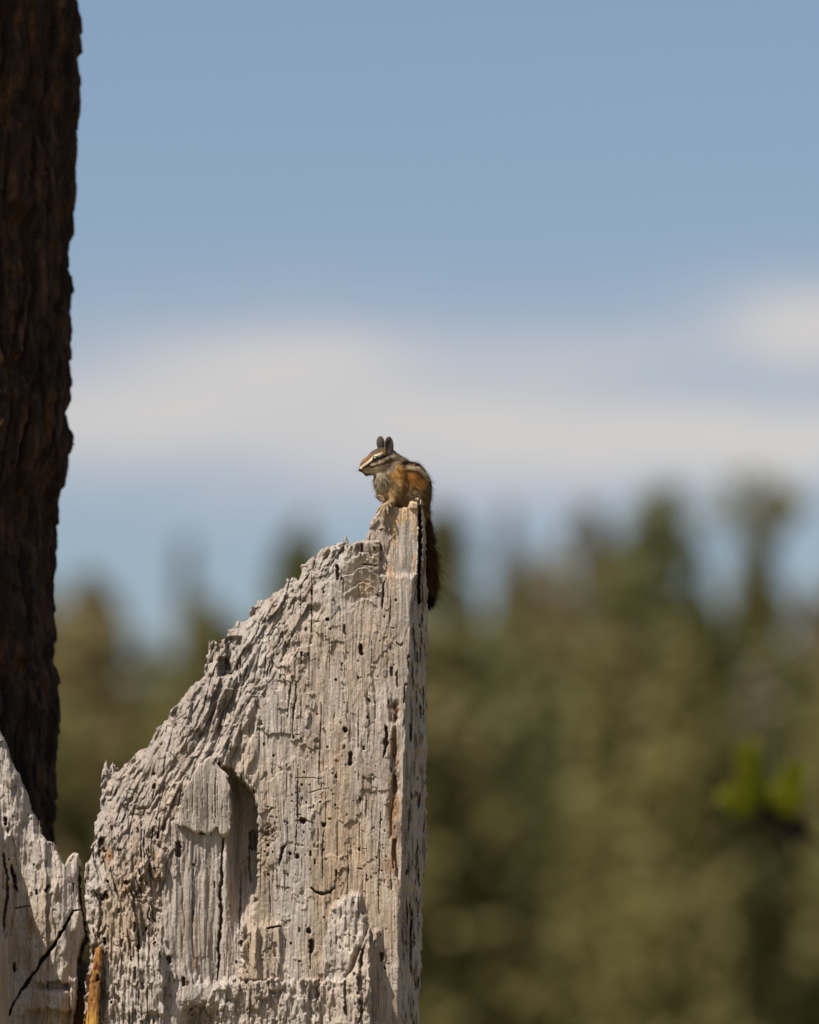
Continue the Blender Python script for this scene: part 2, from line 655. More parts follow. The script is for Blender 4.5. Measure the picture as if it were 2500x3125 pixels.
new_mesh('trunk', PV.reshape(-1, 3), F, BARK, pine)
# boughs: the lowest ones reach out over the sunny side and keep the trunk in shade
rs = np.random.RandomState(5)
sun_dir = math.atan2(SUN.y, SUN.x)


def bough(z, a, L, seed, nn=2600, droop=0.10, tuft=0.13):
    c0 = np.interp(z, pz, cx) - pine.location.x
    r2 = np.random.RandomState(seed)
    pts, radii = [], []
    for i in range(8):
        t = i / 7
        pts.append(Vector((c0 + math.cos(a) * L * t, math.sin(a) * L * t, z + 0.10 * L * t - droop * L * t * t + 0.02 * r2.uniform(-1, 1))))
        radii.append(0.022 * (1 - t) + 0.004)
    V, F = tube(pts, radii, 7)
    b = new_mesh('branch', V, F, BARK, pine)
    VV, FF, n = [], [], 0
    for i in range(1, 8):
        for k in range(5):
            s = r2.choice([-1, 1])
            l = r2.uniform(0.25, 0.5) * (1.1 - 0.4 * i / 7)
            b0 = pts[i] + (pts[i - 1] - pts[i]) * r2.rand()
            dd = Vector((math.cos(a + s * 0.9), math.sin(a + s * 0.9), r2.uniform(-.25, .35)))
            v, f = needles([b0, b0 + dd * l * .5, b0 + dd * l + Vector((0, 0, .03))], nn // 35, tuft, 0.0035, seed * 50 + i * 7 + k)
            VV.append(v)
            FF.append(f + n)
            n += len(v)
    new_mesh('needle_spray', np.concatenate(VV), np.concatenate(FF), NEEDLE, b, smooth=False)


zi = 0
for z in np.arange(3.75, 6.9, 0.22):
    bough(z, sun_dir + rs.uniform(-0.10, 0.10) - 0.04, rs.uniform(1.9, 2.7), 60 + zi)
    zi += 1
for z in np.arange(5.2, 15.2, 0.42):
    bough(z, sun_dir + math.pi + rs.uniform(-2.3, 2.3), (16.2 - z) * 0.13 + 0.35, 120 + zi, nn=1100)
    zi += 1

# ------------------------------------------------------------------ green pine shoots at the right
dS = 15.5 + CAM_Y
sap = thing('young_pine', tuple(pt(2760, 2500, dS).xy) + (0,), 'bright green needle shoots on a dark twig at the right', 'tree')


def L_(px, py, dy=0.0):
    return pt(px, py, dS + dy) - sap.location


V, F = tube([Vector((0, 0, 0)), Vector((0.02, 0, 1.2)), L_(2770, 2650), L_(2765, 2100), L_(2775, 1700)], [0.04, 0.034, 0.024, 0.014, 0.005], 9)
new_mesh('trunk', V, F, TWIG.m, sap)
bp = [L_(2766, 2700, 1.2), L_(2640, 2640, .9), L_(2500, 2570, .45), L_(2400, 2525, .1), L_(2325, 2478)]
V, F = tube(bp, [0.010, 0.006, 0.004, 0.013, 0.012], 8)
br = new_mesh('branch', V, F, TWIG.m, sap)
v, f = needles([L_(2470, 2548), L_(2400, 2515), L_(2325, 2470)], 700, 0.032, 0.003, 3, 1.3)
new_mesh('dead_needles', v, f, TWIG.m, br, smooth=False)
for i, (path, n, ln) in enumerate([
        ([L_(2318, 2462), L_(2300, 2390), L_(2286, 2310)], 700, 0.040),
        ([L_(2380, 2500), L_(2412, 2440), L_(2422, 2370)], 620, 0.040),
        ([L_(2345, 2490), L_(2372, 2440), L_(2396, 2410)], 280, 0.037),
        ([L_(2322, 2478), L_(2268, 2462), L_(2240, 2440)], 170, 0.037),
        ([L_(2395, 2520), L_(2408, 2470), L_(2412, 2430)], 200, 0.037),
        ([L_(2620, 2590), L_(2600, 2500), L_(2590, 2440)], 400, 0.040),
        ([L_(2768, 1900), L_(2770, 1780), L_(2775, 1660)], 600, 0.040)]):
    v, f = needles(path, int(n * 4.0), ln, 0.0036, 800 + i, 0.5)
    new_mesh('needle_shoot', v, f, SHOOT, sap, smooth=False)

# ------------------------------------------------------------------ broken stump
STX = pt(560, 7600, 0.2)
stump = thing('broken_stump', (STX.x, 0.15, 0), 'tall pale grey broken stump riddled with bore holes, the chipmunk on its tip', 'stump')
SOFF = np.array([STX.x, 0.15, 0])
GREY = np.array([0.470, 0.408, 0.355])
PALE = np.array([0.475, 0.417, 0.364])
TAN = np.array([0.425, 0.332, 0.240])
FRESH = np.array([0.62, 0.43, 0.26])
ORANGE = np.array([0.36, 0.155, 0.035])
BROWN = np.array([0.17, 0.095, 0.05])
DKGR = np.array([0.22, 0.195, 0.175])


def lerp(c, d, m):
    return c * (1 - m[..., None]) + d * m[..., None]


def carve(d, X, Y, pts, w, depth, soft=0.5, taper=True):
    x0, x1 = min(p[0] for p in pts) - 3 * w - 4, max(p[0] for p in pts) + 3 * w + 4
    y0, y1 = min(p[1] for p in pts) - 3 * w - 4, max(p[1] for p in pts) + 3 * w + 4
    j = np.where((X[0] >= x0) & (X[0] <= x1))[0]
    i = np.where((Y[:, 0] >= y0) & (Y[:, 0] <= y1))[0]
    if not len(i) or not len(j):
        return
    sl = (slice(i[0], i[-1] + 1), slice(j[0], j[-1] + 1))
    xx, yy = X[sl], Y[sl]
    wx = xx + fbm(xx / 9, yy / 9, 71, 2) * w * .6 + fbm(xx / 40, yy / 40, 72, 2) * w * 1.2 * taper
    wy = yy + fbm(xx / 9 + 50, yy / 9, 73, 2) * w * .5
    P = np.array(pts, float)
    L = np.concatenate([[0], np.cumsum(np.hypot(*np.diff(P, axis=0).T))])
    best = np.full(xx.shape, 1e9)
    par = np.zeros(xx.shape)
    for k in range(len(P) - 1):
        vx, vy = P[k + 1] - P[k]
        t = np.clip(((wx - P[k][0]) * vx + (wy - P[k][1]) * vy) / max(vx * vx + vy * vy, 1e-9), 0, 1)
        q = np.hypot(wx - P[k][0] - t * vx, wy - P[k][1] - t * vy)
        m = q < best
        best = np.where(m, q, best)
        par = np.where(m, (L[k] + t * (L[k + 1] - L[k])) / L[-1], par)
    ww = w
    if taper:
        ww = w * (0.22 + 0.78 * np.sin(np.pi * np.clip(par, 0, 1)) ** 0.6) * (0.55 + 0.9 * vnoise(par * L[-1] / 14 + P[0][0], par * 0 + P[0][1], 74))
    d[sl] -= depth * (1 - ss(ww * soft, ww * 1.25, best)) * np.clip(ww / w + .25, 0, 1)


def hole(d, X, Y, x, y, rx, ry, depth):
    carve_pts = [(x, y - max(ry - rx, 0.01)), (x + 0.4, y + max(ry - rx, 0.01))]
    carve(d, X, Y, carve_pts, rx, depth, 0.6, False)


def slab(name, poly, xs, ys, depth_fn, back, parent, ringn=5, edge_round=3.0):
    """solid piece: ragged outline, relief on the front (mm, + towards camera), broken rim, plain back"""
    X, Y = np.meshgrid(xs, ys)
    inside = poly_mask(poly, xs, ys)
    cell = inside[:-1, :-1] & inside[:-1, 1:] & inside[1:, :-1] & inside[1:, 1:]
    used = np.zeros_like(inside)
    used[:-1, :-1] |= cell
    used[:-1, 1:] |= cell
    used[1:, :-1] |= cell
    used[1:, 1:] |= cell
    d, col = depth_fn(X, Y, inside)
    eb = blur(inside, 3)
    d = d - edge_round * ss(0.92, 0.5, eb) * (0.6 + 0.8 * vnoise(X / 14, Y / 14, 3))
    idx = -np.ones(inside.shape, np.int64)
    idx[used] = np.arange(used.sum())
    pos = ptn(X[used], Y[used], -d[used] / 1000.0)
    colv = col[used]
    a, b, c, e = idx[:-1, :-1][cell], idx[:-1, 1:][cell], idx[1:, 1:][cell], idx[1:, :-1][cell]
    # rows run downwards: a-e-c-b is counter-clockwise seen from the camera
    F = np.stack([a, e, c, b], -1)
    # directed boundary edges
    E = np.concatenate([F[:, [0, 1]], F[:, [1, 2]], F[:, [2, 3]], F[:, [3, 0]]])
    nv = len(pos)
    key = E[:, 0] * nv + E[:, 1]
    rev = E[:, 1] * nv + E[:, 0]
    bd = E[~np.isin(key, rev)]
    # smooth the staircase of the outline
    bv = np.unique(bd)
    for _ in range(3):
        acc = np.zeros((nv, 3))
        cnt = np.zeros(nv)
        for s, t in ((0, 1), (1, 0)):
            np.add.at(acc, bd[:, s], pos[bd[:, t]])
            np.add.at(cnt, bd[:, s], 1)
        pos[bv] = 0.5 * pos[bv] + 0.5 * acc[bv] / cnt[bv][:, None]
    rv = bv[X[used][bv] > 1262]           # steep right-hand side needs more of it
    for _ in range(24 if len(rv) else 0):
        acc = np.zeros((nv, 3))
        cnt = np.zeros(nv)
        for s, t in ((0, 1), (1, 0)):
            np.add.at(acc, bd[:, s], pos[bd[:, t]])
            np.add.at(cnt, bd[:, s], 1)
        pos[rv] = 0.4 * pos[rv] + 0.6 * acc[rv] / cnt[rv][:, None]
    allv, allc, faces = [pos], [colv], [F]
    ring = bv.copy()
    lut = -np.ones(nv, np.int64)
    lut[bv] = np.arange(len(bv))
    prev = bv
    total = nv
    py_b = Y[used][bv]
    px_b = X[used][bv]
    y_front = pos[bv][:, 1]
    y_back = np.maximum(back(px_b, py_b), y_front + 0.012)
    cen = pos.mean(0)
    for r in range(1, ringn + 1):
        t = r / ringn
        p = pos[bv].copy()
        p[:, 1] = y_front + (y_back - y_front) * t
        jx = fbm(px_b / 11 + r * 3.1, py_b / 11, 80 + r, 3) * 0.004 * (1 if r < ringn else 0.5)
        jz = (fbm(px_b / 13 + r * 5.7, py_b / 17, 90 + r, 3) * 0.006 - 0.004 * t) * (py_b < 3150)
        p[:, 0] += jx * np.minimum(1, t * 3)
        p[:, 2] += jz
        allv.append(p)
        allc.append(colv[bv] * 0.95)
        cur = total + np.arange(len(bv))
        s, q = lut[bd[:, 0]], lut[bd[:, 1]]
        faces.append(np.stack([bd[:, 0] if r == 1 else prev[s], cur[s], cur[q], bd[:, 1] if r == 1 else prev[q]], -1))
        prev = cur
        total += len(bv)
    # plain back sheet, coarse
    stx, sty = 6, 6
    Xc, Yc = X[::sty, ::stx], Y[::sty, ::stx]
    ins = used[::sty, ::stx]
    cc = ins[:-1, :-1] & ins[:-1, 1:] & ins[1:, :-1] & ins[1:, 1:]
    id2 = total + np.arange(Xc.size).reshape(Xc.shape)
    yb = back(Xc, Yc) + 0.002 + fbm(Xc / 40, Yc / 160, 97, 3) * 0.004
    allv.append(ptn(Xc, Yc, np.maximum(yb, -np.nan_to_num(d[::sty, ::stx]) / 1000 + 0.012)).reshape(-1, 3))
    allc.append(col[::sty, ::stx].reshape(-1, 3))
    faces.append(np.stack([id2[:-1, :-1][cc], id2[:-1, 1:][cc], id2[1:, 1:][cc], id2[1:, :-1][cc]], -1))
    V = np.concatenate(allv) - SOFF
    Fa = np.concatenate(faces)
    keep = np.unique(Fa)
    mp = -np.ones(len(V), np.int64)
    mp[keep] = np.arange(len(keep))
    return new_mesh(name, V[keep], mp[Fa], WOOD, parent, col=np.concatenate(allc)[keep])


def grain(X, Y, s=0):
    """upright fibre relief in mm"""
    wx = X + fbm(X / 120, Y / 200, 5 + s, 3) * 22
    g = fbm(wx / 5.2, Y / 130, 10 + s, 3) * 1.0 * (0.35 + 1.3 * vnoise(X / 60, Y / 90, 14 + s))
    g += fbm(wx / 16, Y / 130, 13 + s, 3) * 1.3
    g += fbm(X / 6, Y / 8, 16 + s, 2) * 0.35
    return g


def flakes(X, Y, s, sx, sy, amp):
    """stepped scales: little shelves of wood broken across the grain"""
    wx = X + fbm(X / 30, Y / 30, 20 + s, 3) * sx * 0.5
    wy = Y + fbm(X / 25, Y / 25, 23 + s, 3) * sy * 0.45
    d1, d2, cid = worley(wx / sx, wy / sy, 26 + s)
    return (cid - 0.5) * amp


def chips(X, Y, s, sx, sy, amp):
    """fibre bundles snapped off at different heights: upright sides, ragged cross breaks"""
    wx = X + fbm(X / 60, Y / 120, 40 + s, 2) * sx * 0.6 + fbm(X / 7, Y / 30, 41 + s, 2) * sx * .12
    col_ = np.floor(wx / sx)
    fx = wx / sx - col_
    ci = col_.astype(np.int64)
    ph = _h(ci, ci * 0 + 7, 140 + s)
    wy = Y / sy + ph * 9 + fbm(X / (sx * .35), Y / 60, 42 + s, 2) * 0.12
    rw = np.floor(wy)
    ri = rw.astype(np.int64)
    fy = wy - rw
    val = _h(ci, ri, 150 + s)
    nxt = _h(ci, ri + 1, 150 + s)
    v = val + (nxt - val) * ss(.86, 1.0, fy)
    v2 = _h(ci + 1, np.floor(Y / sy + _h(ci + 1, ci * 0 + 7, 140 + s) * 9).astype(np.int64), 150 + s)
    v = v + (v2 - v) * ss(.88, 1.0, fx) * .85
    v = v + (_h(ci, ri, 160 + s) - .5) * 1.3 * (fx - .5) * ss(1.0, .85, fx) + (_h(ci, ri, 170 + s) - .5) * .9 * (fy - .5)
    return (v - 0.5) * amp - (1 - ss(0, .12, np.minimum(fx, 1 - fx))) * amp * .10


# corner of the front face, right silhouette
CORNER = np.array([(1500, 1277), (1600, 1273), (1651, 1271), (1785, 1256), (1925, 1248), (2064, 1241), (2198, 1237), (2317, 1233), (2535, 1226), (2796, 1220),
                   (2994, 1215), (3125, 1212), (7700, 1150)], float)
RIGHT = [(1281, 1527), (1291, 1546), (1296, 1580), (1299, 1620), (1300, 1740), (1305, 1800), (1304, 1845), (1305, 1900), (1302, 2060), (1302, 2200), (1303, 2260),
         (1300, 2450), (1302, 2560), (1303, 2640), (1290, 2664), (1288, 2800), (1284, 2945), (1277, 3125), (1300, 4200), (1380, 7750)]
LEFT = [(230, 7750), (236, 4200), (252, 3125), (270, 2950), (276, 2850), (262, 2800), (257, 2740), (256, 2660), (260, 2638), (282, 2602), (286, 2570), (288, 2509), (297, 2484),
        (310, 2470), (306, 2435), (309, 2404), (311, 2350), (317, 2341), (323, 2322), (329, 2344), (335, 2353), (340, 2331), (352, 2330), (355, 2358),
        (367, 2348), (402, 2313), (424, 2290), (446, 2283), (456, 2268), (467, 2243), (480, 2217), (511, 2196), (520, 2165), (546, 2143), (564, 2116),
        (582, 2093), (606, 2078), (627, 2060), (633, 2017), (636, 1971), (644, 1959), (675, 1963), (689, 1946), (691, 1922), (715, 1911), (745, 1897),
        (756, 1890), (759, 1864), (770, 1846), (800, 1832), (828, 1816), (865, 1795), (890, 1761), (901, 1760), (912, 1772), (921, 1746), (923, 1721), (963, 1695),
        (988, 1672), (1023, 1660), (1052, 1657), (1057, 1638), (1061, 1640), (1066, 1658), (1085, 1654), (1117, 1650), (1122, 1632), (1127, 1612), (1130, 1592), (1140, 1577),
        (1149, 1569), (1158, 1557), (1174, 1545), (1205, 1543), (1223, 1549), (1245, 1548), (1247, 1530), (1264, 1527), (1268, 1534), (1272, 1526)]
main_poly = jag(LEFT + RIGHT, 4.5, 4, 8)
rows = np.concatenate([np.arange(1518, 3180, 2.0), 3180 + 4520 * np.linspace(0, 1, 150)[1:] ** 1.7])
xs_main = np.arange(226, 1390, 2.0)

HOLES = [(1030, 1748, 6, 27), (1102, 1983, 7, 19), (1045, 2036, 5, 14), (892, 1938, 4.5, 11), (1127, 2138, 5, 9), (952, 1809, 5, 11), (1008, 1920, 5, 5),
         (1000, 1890, 6, 4), (940, 1996, 5, 7), (920, 1994, 3.5, 6), (1042, 1766, 3, 6), (1094, 2018, 3, 5), (1093, 2069, 3.5, 6), (1025, 2075, 4, 4),
         (1195, 2050, 4.5, 16), (1192, 1978, 4, 10), (1208, 1832, 5, 6), (1105, 1672, 5, 15), (1142, 1675, 3.5, 8), (1163, 1672, 3, 8),
         (895, 2249, 5, 8), (1054, 2227, 6, 10), (1069, 2315, 7, 24), (1025, 2369, 4, 7), (1110, 2283, 3.5, 8), (835, 2307, 4, 5), (806, 2271, 4, 5), (800, 2210, 3, 3),
         (876, 2335, 4, 5), (928, 2357, 3, 4), (977, 2448, 4, 5), (921, 2396, 4.5, 5), (946, 2395, 3, 3.5), (891, 2426, 3, 3), (891, 2446, 3, 3), (935, 2449, 3, 4),
         (956, 2460, 3, 5), (1006, 2499, 4, 4), (870, 2507, 4.5, 5), (845, 2495, 3, 3), (925, 2505, 10, 4), (988, 2517, 8, 5), (818, 2580, 4.5, 5),
         (833, 2600, 3, 4), (987, 2594, 4.5, 5), (1097, 2593, 4, 7), (948, 2605, 3.5, 11), (961, 2630, 3, 10), (984, 2650, 3, 4), (818, 2669, 4.5, 4),
         (879, 2670, 3, 6), (1026, 2665, 5, 16), (1118, 2672, 4.5, 7), (908, 2613, 6, 9), (885, 2605, 5, 6), (1165, 2990 - 70, 6, 14), (1174, 2953, 4, 9), (943, 2841, 7, 10),
         (951, 2889, 8, 24), (913, 2838, 4, 9), (989, 2800, 4, 4), (888, 2879, 3.5, 4), (914, 2934, 5, 4), (1050, 2145, 3, 3), (968, 2180, 3, 3),
         (544, 2592, 10, 28), (312, 2580, 14, 26), (365, 2602, 6, 12), (388, 2695, 9, 9), (322, 2735, 14, 6), (412, 2970, 5, 22), (411, 2830, 5, 18),
         (515, 2930, 7, 14), (560, 2995, 6, 16), (436, 2850, 5, 9), (735, 2880, 5, 10), (590, 2785, 4, 10), (655, 2700, 4, 16), (590, 2640, 4, 6), (771, 2565, 12, 34)]
CRACKS = [([(952, 1745), (953, 1800), (950, 1860), (951, 1935)], 2.2, 7), ([(917, 1790), (918, 1890)], 1.5, 4), ([(1176, 1770), (1168, 1800), (1166, 1860)], 4, 9),
          ([(1192, 1820), (1190, 1900)], 1.7, 5), ([(904, 2080), (902, 2130), (895, 2175), (894, 2250)], 2.4, 7), ([(982, 2150), (978, 2270), (975, 2400)], 1.7, 5),
          ([(911, 2335), (910, 2420), (905, 2560), (900, 2610)], 1.8, 6), ([(1127, 2140), (1125, 2250)], 1.8, 5), ([(990, 2520), (985, 2590), (985, 2700)], 1.8, 4.5),
          ([(1162, 2480), (1160, 2600), (1156, 2800)], 1.9, 5), ([(1134, 2360), (1133, 2436)], 1.7, 4), ([(946, 2709), (962, 2722), (985, 2728), (1008, 2723), (1025, 2710)], 4.2, 11),
          ([(872, 2576), (862, 2590), (857, 2620), (855, 2644)], 4.6, 10), ([(812, 2834), (835, 2829), (858, 2826)], 4.2, 11), ([(1180, 2210), (1178, 2250), (1173, 2290), (1168, 2312)], 6, 14),
          ([(950, 2860), (948, 2900), (946, 2960)], 2.2, 6), ([(1102, 1722), (1125, 1723), (1153, 1727)], 2.5, 8), ([(683, 2545), (680, 2600), (676, 2700), (673, 2800), (668, 2900), (666, 2995)], 5, 13),
          ([(898, 2375), (945, 2374), (985, 2376)], 1.3, 3), ([(940, 2422), (975, 2410), (1005, 2406)], 1.4, 3), ([(900, 2506), (935, 2504), (958, 2512)], 2, 5),
          ([(1047, 1905), (1050, 1930), (1056, 1938)], 4, 7), ([(1211, 1960), (1225, 1972), (1232, 1960)], 3.5, 6), ([(556, 2520), (575, 2528), (600, 2540), (625, 2546), (645, 2540), (656, 2522)], 2.6, 9),
          ([(447, 2654), (490, 2648)], 1.6, 5), ([(755, 1990), (790, 1920)], 2.0, 3), ([(885, 2080), (880, 2150), (878, 2190)], 3, 6), ([(1063, 2560), (1062, 2700), (1059, 2760)], 1.5, 4),
          ([(1031, 2500), (1029, 2640)], 1.3, 3), ([(1100, 2480), (1095, 2600)], 1.3, 3), ([(838, 2620), (834, 2700)], 1.2, 3), ([(1212, 2050), (1214, 2100)], 3, 6),
          ([(590, 2640), (588, 2760), (586, 2900)], 1.5, 4), ([(630, 2560), (628, 2680)], 1.4, 3), ([(735, 2650), (733, 2800), (728, 2930)], 2.2, 7), ([(760, 2580), (765, 2700)], 2.4, 8)]


def main_depth(X, Y, inside):
    rs = np.random.RandomState(21)
    xc_ = np.interp(Y[:, 0], CORNER[:, 0], CORNER[:, 1])[:, None] + fbm(X * 0 + 3, Y / 18, 60, 3) * 3.0
    gr = grain(X, Y)
    d = fbm(X / 190, Y / 420, 50, 2) * 5 + gr
    d += flakes(X, Y, 0, 75, 130, 4.2) * ss(1240, 1150, X)
    lay = ss(-.1, .35, fbm(X / 110, Y / 150, 501, 3)) * ss(1240, 1180, X)
    d += lay * (flakes(X, Y, 31, 34, 60, 1.9) + chips(X, Y, 33, 15, 90, 1.8) + fbm(X / 9, Y / 30, 502, 3) * 1.0)
    # softly rounded towards the left; the torn upper slope falls back
    d -= ss(620, 250, X) * 26
    left = blur(inside, 26)
    eb = ss(0.98, 0.55, left) * ss(1110, 1040, X)
    torn = ss(-40, 70, (720 - X) * 0.80 + (2330 - Y) * 0.42 + fbm(X / 55, Y / 55, 61, 3) * 70) * ss(2900, 2500, Y)
    torn2 = np.clip(torn + eb * 0.75, 0, 1)
    d -= eb * (13 + 10 * fbm(X / 26, Y / 30, 62, 3))
    d -= torn * ss(0, 380, (760 - X) * 0.7 + (2400 - Y) * 0.5) * 30
    dg = X + (Y - 2200) * 0.55           # torn fibres lean with the slope
    rough = chips(dg, Y, 3, 30, 84, 11) + fbm(dg / 11, (Y - X * .3) / 70, 63, 4) * 3.4 + chips(dg, Y, 5, 11, 34, 4.5) + fbm(X / 4, Y / 24, 631, 3) * 1.5
    calm = ss(.05, .45, fbm(X / 46, Y / 95, 632, 3))
    slit = ss(.66, .9, vnoise((X + (Y - 2200) * .25 * torn) / 4.6, Y / 62, 634)) * ss(.3, .6, vnoise(X / 40, Y / 70, 635))
    d += torn2 * (rough * 0.9 * (1 - .6 * calm) - slit * 6)
    # slanting fingers of wood below the torn edge
    fx = (X - 700) + (Y - 2250) * 0.34
    fing = ss(.25, .75, vnoise((fx + fbm(X / 40, Y / 90, 64, 3) * 18) / 19, Y / 210, 641)) * .7 + ss(.2, .8, vnoise((fx + fbm(X / 30, Y / 90, 642, 3) * 10) / 8, Y / 120, 643)) * .3
    fm = ss(545, 600, X) * ss(800, 745, X) * ss(2060, 2110, Y) * ss(2430, 2370, Y + fbm(X / 12, Y / 40, 65, 2) * 30)
    d += fm * (fing * 15 - 5 + fbm(X / 7, Y / 12, 644, 3) * 1.6)
    # channel left of the flat panel: leans away from the sun, deepest at its right wall
    chan = ss(2318, 2346, Y + fbm(X / 11, Y / 50, 66, 4) * 42 - np.clip(X - 665, 0, 120) * 0.75) * ss(4, -4, X - np.interp(Y[:, 0], [2340, 2400, 2500, 2650, 2750, 2820, 2900, 3000], [745, 772, 785, 792, 784, 768, 742, 725])[:, None] + fbm(X / 30, Y / 22, 67, 4) * 13)
    chl = np.interp(Y[:, 0], [2300, 2330, 2360, 2420, 2470, 2530, 2590, 2640, 2700, 2800, 3000], [655, 618, 598, 572, 550, 502, 512, 530, 500, 492, 500])[:, None]
    chl = chl + fbm(X / 9, Y / 26, 68, 4) * 24
    chan *= ss(chl - 5, chl + 12, X) * ss(3010, 2985, Y + fbm(X / 10, Y / 30, 69, 3) * 22 + ss(620, 560, X) * 40)
    slant = -2 - 18 * ss(500, 715, X) - 48 * ss(690, 735, X) * ss(2930, 2600, Y)
    smooth = gr * 1.15 + fbm(X / 70, Y / 300, 70, 2) * 3 + fbm(X / 13, Y / 340, 701, 3) * 3 + chips(X, Y, 40, 46, 260, 4)
    d = d * (1 - chan) + (slant + smooth) * chan
    # coarse left flank, proud of the channel
    fl = ss(540, 480, X + fbm(X / 30, Y / 60, 72, 3) * 30) * ss(2430, 2560, Y)
    flank = fl * (1 - chan)
    d += flank * (14 + chips(X, Y, 7, 62, 210, 19) + chips(X, Y, 9, 27, 120, 9) + fbm(X / 7, Y / 90, 73, 4) * 2.6 + fbm(X / 40, Y / 80, 731, 3) * 6 + (1 - calm) * (fbm(X / 6, Y / 22, 732, 3) * 2.2 + chips(X, Y, 10, 9, 60, 4.0)) - slit * 7)
    # notch block high on the left
    nb = ss(686, 692, X + fbm(X / 9, Y / 20, 74, 2) * 5) * ss(742, 732, X) * ss(1938, 1950, Y) * ss(2052, 2036, Y)
    d -= nb * 16
    nh = ss(662, 672, X) * ss(712, 698, X + (Y - 2036) * -0.4) * ss(2000, 2016, Y) * ss(2068, 2058, Y)
    d -= nh * 26
    # step where the tip stands back behind the scalloped shelf
    stp = ss(1157, 1160, X) * ss(1762, 1742, Y + fbm(X / 12, X / 9, 75, 2) * 10)
    stp = np.maximum(stp, ss(1655, 1648, Y))
    d -= stp * 8
    sh = ss(1640, 1668, Y) * ss(1860, 1800, Y) * ss(1010, 1070, X) * ss(1164, 1158, X)
    wv = Y + 14 * np.sin((X - 1080) / 20) + fbm(X / 14, Y / 20, 76, 2) * 8
    d += sh * (5.5 - 11 * (((wv - 1655) / 46) % 1.0)) * 0.8
    # tooth at the very tip and the groove beside it
    d += ss(1249, 1252, X) * ss(1556, 1550, Y) * 4
    # ledge line on the upper left
    lx = 2092 + 10 * np.sin((X - 600) / 60) + fbm(X / 15, X / 11, 77, 2) * 5
    ledge = ss(605, 620, X) * ss(830, 790, X)
    d += ledge * (ss(lx - 3, lx, Y) * ss(lx + 70, lx + 4, Y)) * 5.5
    # lower shelf: a raised, crusted chunk
    top = np.interp(X[0], [560, 628, 663, 720, 805, 940, 1042, 1075, 1110, 1128, 1140], [3180, 3072, 3000, 2996, 2990, 2992, 2990, 2965, 2880, 2830, 3300])[None, :]
    top = top + fbm(X / 13, Y * 0 + 2, 78, 3) * 13
    shelf = ss(top - 3, top + 4, Y) * ss(600, 625, X) * ss(1142, 1126, X + fbm(X * 0, Y / 16, 79, 3) * 9)
    d += shelf * (14 + 26 * ss(1000, 1100, X) * ss(2930, 3010, Y) + chips(X, Y, 11, 36, 90, 10) + chips(X, Y, 12, 12, 40, 4) + fbm(X / 9, Y / 40, 81, 4) * 5)
    # pale flake standing on it
    fk = poly_mask(jag([(990, 3000), (985, 2880), (1003, 2800), (1030, 2752), (1085, 2725), (1100, 2728), (1106, 2790), (1118, 2800), (1112, 2880), (1085, 2910), (1070, 2960), (1045, 3000)], 6, 9, 9), X[0], Y[:, 0])
    fk = blur(fk, 2)
    d += fk * (2 + 10 * ss(990, 1100, X) + fbm(X / 12, Y / 40, 83, 3) * 4 + chips(X, Y, 14, 14, 50, 3))
    rd = blur(poly_mask(jag([(1118, 2960), (1100, 2990), (1120, 2890), (1140, 2845), (1158, 2838), (1158, 2880), (1140, 2950), (1128, 3010)], 3, 10, 9), X[0], Y[:, 0]), 2)
    d += rd * 9
    crv = np.zeros_like(d)
    carve(crv, X, Y, [(1112, 2890), (1098, 2960), (1104, 3040), (1096, 3124)], 7, 16)
    carve(crv, X, Y, [(1060, 2985), (1052, 3050), (1060, 3110)], 5, 12)
    carve(crv, X, Y, [(970, 2995), (962, 3060)], 6, 11)
    crv -= 48 * np.exp(-((X - 612 + fbm(X / 12, Y / 20, 782, 3) * 9) / 50) ** 4 - ((Y - 3150 + fbm(X / 9, Y / 9, 781, 3) * 14) / 72) ** 4)
    d += crv
    # splinter row left of the warm panel
    sp = ss(722, 732, X) * ss(862, 850, X) * ss(2815, 2835, Y + fbm(X / 10, X / 7, 84, 2) * 16) * ss(3000, 2985, Y)
    d += sp * (5 + 12 * (vnoise(X / 15, Y / 160, 85) - .45) + flakes(X, Y, 13, 16, 60, 8))
    # bore holes and checks
    hd = np.zeros_like(d)
    for (x, y, rx, ry) in HOLES:
        q = rs.uniform(.5, .85)
        hole(hd, X, Y, x, y, rx * (q if rx < 5.5 else .9), ry * (q + .15 if rx < 5.5 else .92), 12 if rx > 5 else rs.uniform(5, 12))
    for k in range(120):
        x, y = rs.uniform(700, 1215), rs.uniform(1760, 2960)
        if rs.rand() < .75:
            gx_, gy_, gs_ = ((950, 2420, 55), (1010, 2560, 60), (860, 2560, 45), (1120, 2650, 50), (930, 1960, 60), (1080, 2330, 50))[rs.randint(6)]
            x, y = rs.normal(gx_, gs_), rs.normal(gy_, gs_ * 1.5)
        r = 1.0 + 1.9 * rs.rand() ** 2.2
        hole(hd, X, Y, x, y, r, r * rs.uniform(1, 2.6), rs.uniform(3, 8))
    for k in range(22):
        x, y = rs.uniform(280, 490), rs.uniform(2350, 3120)
        r = rs.uniform(2.5, 6)
        hole(hd, X, Y, x, y, r, r * rs.uniform(1.2, 3), rs.uniform(5, 14))
    for pts, w, dp in CRACKS:
        carve(hd, X, Y, pts, w, dp)
    for k in range(95):
        x, y = rs.uniform(660, 1225), rs.uniform(1700, 3000)
        ln = rs.uniform(30, 150)
        carve(hd, X, Y, [(x, y), (x + rs.uniform(-2, 2), y + ln)], rs.uniform(0.9, 1.7), rs.uniform(1.5, 4))
